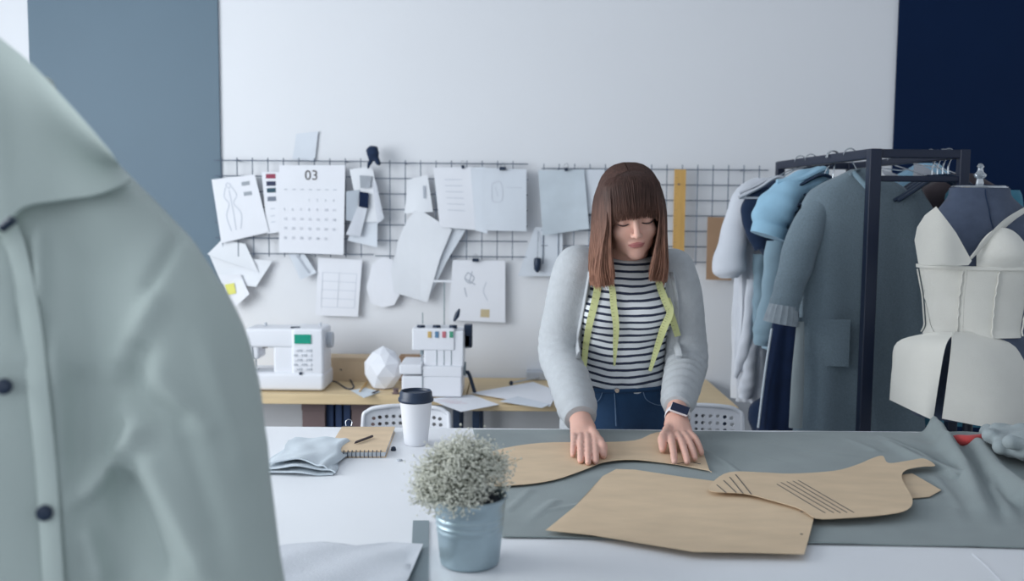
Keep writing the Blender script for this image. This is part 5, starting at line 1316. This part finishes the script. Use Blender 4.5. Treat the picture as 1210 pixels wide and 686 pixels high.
# head
hell((0, -.012, .035), (.072, .090, .078), .01); hell((0, .022, -.030), (.056, .058, .080), .02); hell((0, .030, -.070), (.047, .046, .037), .02)
F1.ell(H(0, .068, -.094), (.020, .014, .014), .018, HR)
F1.cap(H(0, -.02, -.05), (XC, 2.535, 1.37), .050, .050, .03)
F1.cap(H(0, .078, .008), H(0, .100, -.030), .0065, .0085, .010)
for s in (-1, 1):
    F1.ell(H(.0095 * s, .090, -.034), (.0070, .0080, .0060), .006, HR)
    F1.cap(H(.012 * s, .076, .024), H(.040 * s, .064, .020), .009, .008, .012)
    F1.ell(H(.031 * s, .066, .001), (.0155, .0125, .0115), .004, HR)
    F1.ell(H(.034 * s, .056, -.034), (.022, .020, .020), .018, HR)
    F1.ell(H(.073 * s, -.012, -.005), (.008, .016, .030), .006, HR)
F1.ell(H(0, .0800, -.0585), (.0205, .0080, .0038), .004, HR); F1.ell(H(0, .0785, -.0660), (.0175, .0080, .0045), .004, HR)
# arms
TOP = TZ + 0.012
SL = np.array(W(680, 313, 2.575)); EL = np.array(W(661, 412, 2.57)); WL = np.array((float(W(685, 492, 2.30)[0]), 2.30, float(W(685, 492, 2.30)[2])))
SR = np.array(W(798, 318, 2.575)); ER = np.array(W(811, 425, 2.57)); WR = np.array(W(799, 488, 2.30))
for S, E, Wr in ((SL, EL, WL), (SR, ER, WR)):
    F1.chain([S, S * .4 + E * .6, E, E * .35 + Wr * .65, Wr], [.047, .040, .037, .031, .024], .02)
# hands
def finger(P, r0, r1, k=.004):
    P = crom(np.array(P, float), 9); R = np.linspace(r0, r1, 9)
    for i in range(8): F1.cap(P[i], P[i + 1], R[i], R[i + 1], k)
NAILS = []
def hand(Wr, knu, tips, thumb, arch):
    K = [np.array(W(a, b, Yk)) for a, b, Yk in knu]
    c = (K[0] + K[3]) / 2
    # palm: fan of capsules from wrist to each knuckle
    for i, q in enumerate(K):
        st_ = Wr + (q - c) * 0.45 * 0.8
        F1.cap(st_, q - (0, 0, .004), .0165, .0105, .009)
    F1.cap(Wr, (Wr + c) / 2 - (0, 0, .004), .021, .020, .01)
    for i, (q, tp) in enumerate(zip(K, tips)):
        e = np.array(T(tp[0], tp[1], TOP + .006)); 
        m1 = q * .60 + e * .40 + np.array((0, -.004, arch)); m2 = q * .25 + e * .75 + np.array((0, -.004, arch * .75))
        finger([q, m1, m2, e], .0096 - .0007 * (i == 3), .0070 - .0006 * (i == 3), .003)
        d = (e - m2) / np.linalg.norm(e - m2); NAILS.append((e + d * .001 + np.array((0, -.0028, .0045)), d))
    e = np.array(T(thumb[1][0], thumb[1][1], TOP + .007)); s0 = Wr * .55 + c * .45 + np.array((thumb[2], 0, -.008)); m = np.array(T(thumb[0][0], thumb[0][1], TOP + .020))
    F1.cap(Wr, s0, .017, .0135, .012); finger([s0, m, e * .5 + m * .5 + np.array((0, 0, .001)), e], .0115, .0078, .005)
    NAILS.append((e + np.array((0, -.003, .006)), (e - m) / np.linalg.norm(e - m)))
# picture-left hand: knuckles index..little (index toward picture right)
hand(WL, [(702, 513, 2.215), (694, 514, 2.205), (686, 515, 2.205), (679, 515, 2.215)], [(704, 545), (695, 546), (686, 544), (677, 537)], ((711, 525), (713, 538), .020), .012)
# picture-right hand: index toward picture left
hand(WR, [(791, 512, 2.215), (800, 513, 2.205), (808, 513, 2.205), (815, 512, 2.215)], [(797, 545), (812, 545), (821, 541), (829, 535)], ((783, 517), (783, 531), -.018), .008)
V, Q = F1.mesh(1)
L = (V - HC) @ HR
fc = V[Q].mean(1); Lf = (fc - HC) @ HR
lip = ((np.abs(Lf[:, 0]) < .0225) & (Lf[:, 1] > .070) & (((Lf[:, 0] / .0215) ** 2 + ((Lf[:, 2] + .0622) / .0074) ** 2) < 1))
skin_o = link('body', V, Q, [M_skin, M_lips], wm, mi=lip.astype(int))
# eyelashes and eyelid lines, brows
for s in (-1, 1):
    P = []
    for t in np.linspace(0, 1, 9):
        x = s * (.0165 + .029 * t); z = -.0045 - .0045 * math.sin(PI * t) + .001 * t
        d0 = H(x, .12, z); r = V - d0; dd = -fw; tt2 = r @ dd; dist = np.linalg.norm(r - tt2[:, None] * dd, axis=1); mk_ = dist < .004
        yv = .12 - (tt2[mk_].min() if mk_.any() else .045); P.append(H(x, yv + .0012, z))
    MB().tube(P, [[.0008, .0012]] + [[.0015, .0022]] * 7 + [[.0008, .0012]], n=6).build('eyelashes', M_lash, wm)
    MB().tube([H(s * .015, .0868, .021), H(s * .028, .0835, .025), H(s * .045, .071, .021)], [[.001, .0015], [.002, .003], [.001, .0012]], n=6, sm=9).build('eyebrow', M_lash, wm)
for p, d in NAILS:
    b = np.cross(d, (0, 0, 1.0)); b /= np.linalg.norm(b); n_ = np.cross(b, d)
    n_ = n_ if n_[1] < 0 or n_[2] > 0 else -n_
# ---- shirt
F2_ = Field((XC - .22, 2.40, .92), (XC + .22, 2.78, 1.40), .004)
F2_.ell((XC, 2.598, 1.185), (.137, .098, .165), .03); F2_.ell((XC, 2.61, 1.04), (.122, .090, .14), .04); F2_.ell((XC, 2.62, .95), (.130, .098, .08), .04)
for s in (-1, 1): F2_.ell((XC + .062 * s, 2.530, 1.185), (.058, .045, .055), .05)
F2_.cap((XC - .12, 2.575, 1.30), (XC + .12, 2.575, 1.30), .052, .052, .04); F2_.cap((XC, 2.575, 1.27), (XC, 2.548, 1.335), .078, .066, .03)
F2_.op((-1, 2, 1.30), (2, 3, 1.40), lambda X, Y_, Z: (1.338 + 0.25 * (Y_ - 2.50)) - Z + 0 * X, .002, 'cut')
F2_.op((-1, 2, .9), (2, 3, .966), lambda X, Y_, Z: Z - .960 + 0 * X + 0 * Y_, .002, 'cut')
V2, Q2 = F2_.mesh(2); N2 = vnorm(V2, Q2)
d_ = 0.0025 * nz(V2 * (1, 1, .6), 7, 22, 2) + .004 * np.exp(-((V2[:, 2] - .985) / .025) ** 2) * np.sin(V2[:, 0] * 90 + 2)
V2 = V2 + N2 * d_[:, None]
ms = bpy.data.materials.new('striped_jersey'); ms.use_nodes = True; nt = ms.node_tree; bs_ = nt.nodes['Principled BSDF']; bs_.inputs['Roughness'].default_value = .9
tc = nt.nodes.new('ShaderNodeTexCoord'); sx = nt.nodes.new('ShaderNodeSeparateXYZ'); nt.links.new(tc.outputs['Object'], sx.inputs[0])
nn = nt.nodes.new('ShaderNodeTexNoise'); nn.inputs['Scale'].default_value = 9; nt.links.new(tc.outputs['Object'], nn.inputs['Vector'])
m1 = nt.nodes.new('ShaderNodeMath'); m1.operation = 'MULTIPLY_ADD'; m1.inputs[1].default_value = .014; nt.links.new(nn.outputs[0], m1.inputs[0]); nt.links.new(sx.outputs[2], m1.inputs[2])
ax_ = nt.nodes.new('ShaderNodeMath'); ax_.operation = 'SUBTRACT'; ax_.inputs[1].default_value = XC; nt.links.new(sx.outputs[0], ax_.inputs[0])
a2 = nt.nodes.new('ShaderNodeMath'); a2.operation = 'POWER'; a2.inputs[1].default_value = 2; nt.links.new(ax_.outputs[0], a2.inputs[0])
a3 = nt.nodes.new('ShaderNodeMath'); a3.operation = 'MULTIPLY_ADD'; a3.inputs[1].default_value = -0.9; nt.links.new(a2.outputs[0], a3.inputs[0]); nt.links.new(m1.outputs[0], a3.inputs[2])
m2 = nt.nodes.new('ShaderNodeMath'); m2.operation = 'MULTIPLY'; m2.inputs[1].default_value = 1 / .0195; nt.links.new(a3.outputs[0], m2.inputs[0])
m3 = nt.nodes.new('ShaderNodeMath'); m3.operation = 'FRACT'; nt.links.new(m2.outputs[0], m3.inputs[0])
m4 = nt.nodes.new('ShaderNodeMath'); m4.operation = 'LESS_THAN'; m4.inputs[1].default_value = .36; nt.links.new(m3.outputs[0], m4.inputs[0])
mx = nt.nodes.new('ShaderNodeMix'); mx.data_type = 'RGBA'; mx.inputs[6].default_value = rgb(224, 228, 232); mx.inputs[7].default_value = rgb(44, 52, 74)
nt.links.new(m4.outputs[0], mx.inputs[0]); nt.links.new(mx.outputs[2], bs_.inputs['Base Color'])
shirt = link('striped_top', V2, Q2, ms, wm)
# ---- jeans
F3 = Field((XC - .22, 2.42, .06), (XC + .22, 2.82, 1.02), .006)
F3.ell((XC, 2.635, .90), (.158, .112, .13), .03); F3.ell((XC, 2.62, .97), (.136, .102, .07), .04)
for s in (-1, 1): F3.chain([(XC + .078 * s, 2.64, .84), (XC + .088 * s, 2.63, .48), (XC + .092 * s, 2.67, .10)], [.090, .064, .050], .02)
F3.op((-1, 2, .96), (2, 3, 1.02), lambda X, Y_, Z: .978 - Z + 0 * X + 0 * Y_, .002, 'cut')
V3, Q3 = F3.mesh(2); V3 = V3 + vnorm(V3, Q3) * (0.0025 * nz(V3, 9, 30, 2))[:, None]
M_denim = mat('blue_denim', rgb(28, 64, 100), .85, bump=.6, bscale=300, var=.25, vscale=9, sheen=.1)
jo = link('jeans', V3, Q3, M_denim, wm)
def onbody(px, py, Vv, off=.002, rad=.007):
    d = W(px, py, 2.5) - EYE; d /= np.linalg.norm(d); r = Vv - EYE; t = r @ d; dist = np.linalg.norm(r - t[:, None] * d, axis=1); m = dist < rad
    return EYE + d * ((t[m].min() if m.any() else 2.52) - off)
M_stitch = mat('pale_stitching', rgb(110, 135, 165), .8, bump=.05)
MB().tube([onbody(x, y, V3, .002) for x, y in ((684, 459), (700, 461), (725, 462), (750, 461), (775, 459), (791, 456))], [[.0035, .006]] * 6, n=8, sm=30, up=(0, -1, 0)).build('waistband_edge', M_denim, jo)
MB().tube([onbody(x, y, V3, .002) for x, y in ((726, 463), (727, 480), (728, 503))], .0014, n=5, sm=12).build('fly_stitching', M_stitch, jo)
MB().tube([onbody(x, y, V3, .002) for x, y in ((760, 463), (764, 472), (776, 478), (791, 478))], .0012, n=5, sm=14).build('pocket_stitching', M_stitch, jo)
MB().tube([onbody(x, y, V3, .002) for x, y in ((712, 463), (708, 472), (698, 478), (686, 479))], .0012, n=5, sm=14).build('pocket_stitching', M_stitch, jo)
q = onbody(729, 461, V3, .006); MB().cyl(q, q + (0, -.003, 0), .0075, .006).build('button', M_chrome, jo)
for s in (-1, 1):
    sh = Field((XC + .09 * s - .08, 2.46, -.01), (XC + .09 * s + .08, 2.78, .14), .006)
    sh.ell((XC + .095 * s, 2.61, .035), (.045, .12, .034), .01); sh.ell((XC + .092 * s, 2.67, .07), (.042, .05, .05), .03)
    a_, b_ = sh.mesh(1); a_[:, 2] = np.maximum(a_[:, 2], .0); link('shoe', a_, b_, M_plast, wm)
# ---- cardigan
F4 = Field((-.09, 2.10, .60), (.73, 2.84, 1.42), .004)
F4.ell((XC, 2.612, 1.18), (.158, .112, .19), .03); F4.ell((XC, 2.625, 1.02), (.142, .108, .20), .05); F4.ell((XC, 2.64, .84), (.172, .125, .20), .05)
F4.cap((XC - .125, 2.58, 1.302), (XC + .125, 2.58, 1.298), .056, .056, .04)
for s in (-1, 1): F4.ell((XC + .062 * s, 2.545, 1.185), (.062, .045, .06), .05)
F4.op((-1, 2, .60), (2, 3, .67), lambda X, Y_, Z: Z - .66 + 0 * X + 0 * Y_, .002, 'cut')
zz = np.array([W(740, p, 2.5)[2] for p in (500, 450, 400, 350, 300, 270)])[:]; ol = np.array([W(x, 400, 2.5)[0] for x in (683, 683, 686, 694, 702, 706)]); orr = np.array([W(x, 400, 2.5)[0] for x in (798, 797, 799, 796, 786, 780)])
oz = np.argsort(zz)
def openf(X, Y_, Z):
    a = np.interp(Z.ravel(), zz[oz], ol[oz]).astype(np.float32)[None, None, :]; b = np.interp(Z.ravel(), zz[oz], orr[oz]).astype(np.float32)[None, None, :]
    return np.maximum(np.maximum(a - X, X - b), Y_ - 2.60)
def neckcut(X, Y_, Z): return np.sqrt((X - XC) ** 2 + (Y_ - 2.56) ** 2) - .072 + np.maximum(0, 1.28 - Z) * 2
F4.op((XC - .2, 2.3, .6), (XC + .2, 2.62, 1.42), openf, .004, 'cut')
F4.op((XC - .1, 2.4, 1.22), (XC + .1, 2.66, 1.42), neckcut, .004, 'cut')
cuffL = WL + (WL - EL) * .02; cuffR = WR + (ER - WR) * .10
F4.chain([SL + (.0, 0, 0), SL * .5 + EL * .5 + (-.006, 0, 0), EL + (-.004, .004, 0), EL * .5 + cuffL * .5, cuffL], [.052, .050, .048, .047, .040], .03, sm=12)
F4.chain([SR, SR * .5 + ER * .5 + (.006, 0, 0), ER + (.004, .004, 0), ER * .5 + cuffR * .5, cuffR], [.052, .050, .048, .043, .035], .03, sm=12)
for Wv, Ev, cf, rr in ((WL, EL, cuffL, .042), (WR, ER, cuffR, .036)):
    d = (cf - Ev) / np.linalg.norm(cf - Ev)
    F4.op(cf - .10, cf + .10, lambda X, Y_, Z, c=cf, d=d, rr=rr: np.maximum(-((X - c[0]) * d[0] + (Y_ - c[1]) * d[1] + (Z - c[2]) * d[2]) - 0.004, np.sqrt((X - c[0]) ** 2 + (Y_ - c[1]) ** 2 + (Z - c[2]) ** 2) - .075), .002, 'cut')
V4, Q4 = F4.mesh(2); N4 = vnorm(V4, Q4)
def limb(Vv, a, b):
    ab = b - a; t = ((Vv - a) @ ab) / (ab @ ab); d = np.linalg.norm(Vv - a - np.clip(t, 0, 1)[:, None] * ab, axis=1); return t, d
disp = .0018 * nz(V4, 4, 25, 2)
for S, E, C, ph in ((SL, EL, cuffL, .3), (SR, ER, cuffR, 1.7)):
    t, d = limb(V4, S, E); ang = np.arctan2(V4[:, 1] - 2.57, V4[:, 0] - E[0]); m = np.exp(-((t - .98) / .34) ** 2) * (d < .09)
    disp += m * .0030 * np.sin(t * 55 + 1.8 * np.sin(ang + ph) + ph + 4 * nz(V4, 6, 14, 2)) * (.6 + .6 * nz(V4, 31, 11, 1))
    t, d = limb(V4, E, C); m = (d < .08) * (t > .1) * (t < 1.1)
    disp += m * .0024 * np.sin(t * 48 + 1.5 * np.sin(ang * 1.5 + ph) + 2 * nz(V4, 12, 14, 1)) * (0.5 + .5 * nz(V4, 2, 9, 1))
V4 = V4 + N4 * disp[:, None]
card = link('cardigan', V4, Q4, M_card, wm)
for side in (ol, orr):
    P = []
    for z in np.linspace(.99, 1.30, 12):
        xe_ = np.interp(z, zz[oz], side[oz]); m = (np.abs(V4[:, 2] - z) < .006) & (np.abs(V4[:, 0] - xe_) < .007) & (V4[:, 1] < 2.60) & (V4[:, 1] > 2.45)
        if m.any(): P.append((xe_ + (-.006 if side is ol else .006), V4[m, 1].min() - .001, z))
    P = [tuple(np.array(P[0]) + (0, .030, -.035))] + P
    MB().tube(P, [[.004, .010]] * len(P), n=10, sm=40, up=(0, -1, 0)).build('front_band', M_card, card)
for C, E, rr in ((cuffL, EL, .040), (cuffR, ER, .034)):
    d = (C - E) / np.linalg.norm(C - E)
    MB().tube([C - d * .022, C - d * .012, C + d * .002, C + d * .004], [rr + .002, rr + .003, rr, rr - .006], n=48, wr=lambda t, a: .012 * np.sin(24 * a)).build('ribbed_cuff', M_card, card)
# ---- hair
def cran(u):   # radius scale on the skull ellipsoid for a local direction
    c = np.array((0, -.012, .035)); r = np.array((.072, .090, .078)); u = np.array(u, float); return c + u / np.linalg.norm(u / r)
FH = Field(HC - .17, HC + .17, .004)
FH.ell(H(0, -.014, .035), (.075, .094, .080), .01, HR); FH.ell(H(0, -.035, -.03), (.070, .065, .09), .03, HR)
def facecut(X, Y_, Z):
    x, y, z = X - HC[0], Y_ - HC[1], Z - HC[2]
    u = x * HR[0, 0] + y * HR[1, 0] + z * HR[2, 0]; v = x * HR[0, 1] + y * HR[1, 1] + z * HR[2, 1]; w_ = x * HR[0, 2] + y * HR[1, 2] + z * HR[2, 2]
    return np.maximum(np.maximum(.030 - v, w_ - .055), -(w_ + .3))
FH.op(HC - .17, HC + .17, facecut, .01, 'cut')
Vh, Qh = FH.mesh(1)
hb = MB(); hb.add(Vh, Qh.tolist()); R_ = random.Random(21)
def strand(P, r, seed=0, n=18):
    Q = crom(np.array(P, float), n); rad = np.array([r * (0.7 + .5 * math.sin(PI * min(1, t * 1.2 + .05))) if t < .8 else r * (1.0 - (t - .8) * 3.2) for t in np.linspace(0, 1, n)])
    hb.tube(Q, rad, n=3, cap=False)
pt = lambda y: cran((-.05, y, 1.0 if y < .3 else 1.0))
for s in (-1, 1):
    for i in range(1500):
        t = R_.random() ** 1.1; lay = R_.uniform(0, 1); o = .006 + .012 * lay; j = lambda k=.0015: R_.uniform(-k, k)
        root = cran((-.06 + .01 * s, .45 - 1.15 * t, 1.0)); root = root * (1 + (.002 + .006 * lay) / .08)
        top = cran((.50 * s, .50 - 1.2 * t, .90)); top = top * (1 + o * .55 / .08); tp2 = cran((.90 * s, .60 - 1.3 * t, .48)); tp2 = tp2 * (1 + o * .6 / .08)
        sx_ = .066 + .014 * min(1, t * 3) + o * .45
        side_ = np.array((sx_ * s, .074 - .145 * t + j(.003), .012 + j(.004)))
        A, B, C_ = H(*root), H(*top), H(*side_)
        k_ = .5 + .5 * lay
        xe = HC[0] + s * (.050 + .034 * lay + .016 * min(1, t * 2) * (1 - .2 * lay)) + j(.005)
        if s > 0: xe += .004
        ye = HC[1] - .045 + .15 * t + j(.006)
        ze = (1.262 if s < 0 else 1.278) + .018 * R_.random() + .012 * (1 - lay)
        if R_.random() < .05: ze -= .012
        mid = np.array((C_[0] + (xe - C_[0]) * .35 + s * .003, C_[1] * .55 + ye * .45, (C_[2] * .6 + ze * .4)))
        mid2 = np.array((C_[0] * .2 + xe * .8 + s * .004, C_[1] * .15 + ye * .85, (C_[2] * .22 + ze * .78)))
        strand([A, B, H(*tp2), C_, mid, mid2, (xe - s * .006 * (1 - lay), ye, ze)], R_.uniform(.0011, .0020))
for i in range(900):     # back
    a = R_.uniform(-1, 1); o = .006 + .012 * R_.random()
    root = cran((-.05 + .3 * a, -.5, 1)); b_ = cran((a * .9, -1, .35)); b_ = b_ + np.array((a * o, -o, 0)); c_ = np.array((a * .078, -.088 + .03 * a * a - o * .5, -.03))
    C_ = H(*c_); ze = 1.265 + .02 * R_.random(); xe = HC[0] + a * .088; ye = HC[1] + .135 - .05 * a * a + R_.uniform(-.01, .01)
    strand([H(*root), H(*b_), C_, (C_[0] * .5 + xe * .5, C_[1] * .4 + ye * .6, (C_[2] + ze) / 2), (xe, ye, ze)], R_.uniform(.0014, .0022), n=12)
for i in range(1600):     # fringe
    a = R_.uniform(-1, 1); o = .004 + .009 * R_.random()
    root = cran((a * .30 - .05, -.02 + .35 * R_.random(), 1)) * (1.045 + .02 * R_.random())
    m_ = cran((a * .80, .78, .66)); m_ = m_ * (1 + (o + .007) / .09)
    ez = .035 - .024 * R_.random() - .034 * a ** 4
    e_ = np.array((a * .068 + R_.uniform(-.003, .003), .0900 - .030 * a * a + o * .5, ez))
    strand([H(*root), H(*m_), H(*(m_ * .45 + e_ * .55 + np.array((0, .005, 0)))), H(*e_)], R_.uniform(.0009, .0016), n=11)
for i in range(900):     # face framing lengths between fringe and sides
    s = R_.choice((-1, 1)); q = R_.random(); o = .006 + .010 * R_.random(); a = s * (.72 + .33 * q)
    root = cran((a * .32 - .05, .10 + .2 * R_.random(), 1)) * 1.05
    m_ = cran((a * .88, .74 - .2 * q, .60)); m_ = m_ * (1 + (o + .004) / .09)
    e_ = np.array((s * (.062 + .012 * q), .074 - .012 * q + o * .4, .012 - .012 * R_.random()))
    C_ = H(*e_); xe = HC[0] + s * (.046 + .03 * q) + R_.uniform(-.004, .004); ye = HC[1] - .052 + .03 * q; ze = (1.268 if s < 0 else 1.282) + .03 * R_.random()
    strand([H(*root), H(*m_), H(*(m_ * .4 + e_ * .6 + np.array((0, .004, 0)))), C_, (C_[0] * .55 + xe * .45 + s * .003, C_[1] * .5 + ye * .5, C_[2] * .5 + ze * .5), (xe, ye, ze)], R_.uniform(.0009, .0016))
mh = bpy.data.materials.new('brown_hair'); mh.use_nodes = True; nt = mh.node_tree; b = nt.nodes['Principled BSDF']; b.inputs['Roughness'].default_value = .55; b.inputs['Specular IOR Level'].default_value = .3
b.inputs['Anisotropic'].default_value = .4
tc = nt.nodes.new('ShaderNodeTexCoord'); sx = nt.nodes.new('ShaderNodeSeparateXYZ'); nt.links.new(tc.outputs['Object'], sx.inputs[0])
mr = nt.nodes.new('ShaderNodeMapRange'); mr.inputs[1].default_value = 1.50; mr.inputs[2].default_value = 1.28; nt.links.new(sx.outputs[2], mr.inputs[0])
mp = nt.nodes.new('ShaderNodeMapping'); mp.inputs['Scale'].default_value = (220, 220, 12); nt.links.new(tc.outputs['Object'], mp.inputs[0])
nn = nt.nodes.new('ShaderNodeTexNoise'); nn.inputs['Scale'].default_value = 1; nt.links.new(mp.outputs[0], nn.inputs['Vector'])
mx = nt.nodes.new('ShaderNodeMix'); mx.data_type = 'RGBA'; mx.inputs[6].default_value = rgb(84, 62, 56); mx.inputs[7].default_value = rgb(158, 114, 94); nt.links.new(mr.outputs[0], mx.inputs[0])
mx2 = nt.nodes.new('ShaderNodeMix'); mx2.data_type = 'RGBA'; mx2.blend_type = 'MULTIPLY'; mx2.inputs[0].default_value = .8
rp = nt.nodes.new('ShaderNodeMapRange'); rp.inputs[1].default_value = .3; rp.inputs[2].default_value = .7; rp.inputs[3].default_value = .5; rp.inputs[4].default_value = 1.25; nt.links.new(nn.outputs[0], rp.inputs[0])
nt.links.new(mx.outputs[2], mx2.inputs[6]); nt.links.new(rp.outputs[0], mx2.inputs[7]); nt.links.new(mx2.outputs[2], b.inputs['Base Color'])
hb.build('hair', mh, wm)

# ---- measuring tape round the neck (a thing of its own)
tp = thing('measuring_tape', (XC, 2.5, 1.2), 'yellow-green measuring tape draped round the woman\'s neck', 'measuring tape')
Vall = np.vstack([V2, V4, V3]); Vtor = np.vstack([V2, V3, V4[V4[:, 1] > 2.46]])
def ribbon(pts, wd, name='tape_length', off=.004, free=None):
    P = []
    for k, (px, py) in enumerate(pts):
        P.append(onbody(px, py, Vtor if px < 740 else Vall, off, .012))
    if free: P = free + P
    P = np.array(P); Pr = crom(P, 60); 
    t = np.gradient(Pr, axis=0); t /= np.linalg.norm(t, axis=1)[:, None]
    view = Pr - EYE; view /= np.linalg.norm(view, axis=1)[:, None]
    side_ = np.cross(t, view); side_ /= np.linalg.norm(side_, axis=1)[:, None]
    wv = np.interp(np.linspace(0, 1, 60), np.linspace(0, 1, len(wd)), wd)[:, None] / 2
    o = MB().sheet(np.stack([Pr - side_ * wv, Pr + side_ * wv], 1), .0008, (0, -1, 0)).build(name, M_tape, tp)
    mk_ = MB(); 
    for i in range(2, 58, 2):
        c = Pr[i] + (0, -.0011, 0); mk_.sheet(np.array([[c - side_[i] * wv[i] * .9 - t[i] * .0004, c - side_[i] * wv[i] * .9 + t[i] * .0004], [c - side_[i] * wv[i] * .1 - t[i] * .0004, c - side_[i] * wv[i] * .1 + t[i] * .0004]]), .0002, (0, -1, 0))
    mk_.build('scale_print', M_tapemark, o)
nk = [np.array((XC - .02, 2.66, 1.33)), np.array((XC - .075, 2.60, 1.345)), np.array((XC - .085, 2.53, 1.32))]
ribbon([(706, 338), (702, 360), (696, 385), (692, 410), (690, 435), (689, 455), (687, 480)], [.016, .018, .020, .019, .017, .012, .005], free=nk)
ribbon([(723, 340), (725, 360), (728, 385), (727, 410), (726, 432)], [.014, .017, .018, .014, .005], free=[nk[2] + (.02, -.01, -.005)], off=.005)
nk2 = [np.array((XC + .02, 2.66, 1.33)), np.array((XC + .075, 2.60, 1.345)), np.array((XC + .082, 2.53, 1.32))]
ribbon([(779, 335), (785, 352), (793, 372), (801, 397)], [.014, .017, .019, .017], free=nk2, off=.006)
ribbon([(789, 352), (792, 368), (784, 388), (776, 412), (768, 438)], [.012, .018, .020, .016, .009], off=.009)
# ---- wrist watch
d = (WR - ER) / np.linalg.norm(WR - ER); wt = thing('wrist_watch', WR, 'smart watch with a dark rectangular face on the woman\'s left wrist', 'watch')
cW = WR + d * (-.000); a = np.linspace(0, 2 * PI, 25)
sd = np.cross(d, (0, 0, 1.0)); sd /= np.linalg.norm(sd); nu_ = np.cross(sd, d); nu_ = nu_ if nu_[2] > 0 else -nu_
cW = np.array(W(801, 492, 2.280))
ringp = [cW + sd * .031 * math.cos(t) + nu_ * .029 * math.sin(t) for t in a]
MB().tube(ringp, [[.0018, .0095]] * 25, n=8, up=tuple(nu_)).build('strap', M_strap, wt)
vf = (EYE - cW); vf /= np.linalg.norm(vf); nf_ = nu_ * .75 + vf * .55 + np.array((.18, 0, 0)); nf_ /= np.linalg.norm(nf_)
u1 = np.array((1, 0, -.62)); u1 -= nf_ * (u1 @ nf_); u1 /= np.linalg.norm(u1); u2 = np.cross(nf_, u1)
cF = cW + nf_ * .030
MB().box(cF, (.046, .026, .009), np.stack([u1, u2, nf_], 1)).build('watch_case', M_strap, wt, smooth=False, bevel=.003)
MB().box(cF + nf_ * .005, (.044, .0245, .002), np.stack([u1, u2, nf_], 1)).build('watch_face', M_glassblk, wt, smooth=False, bevel=.001)
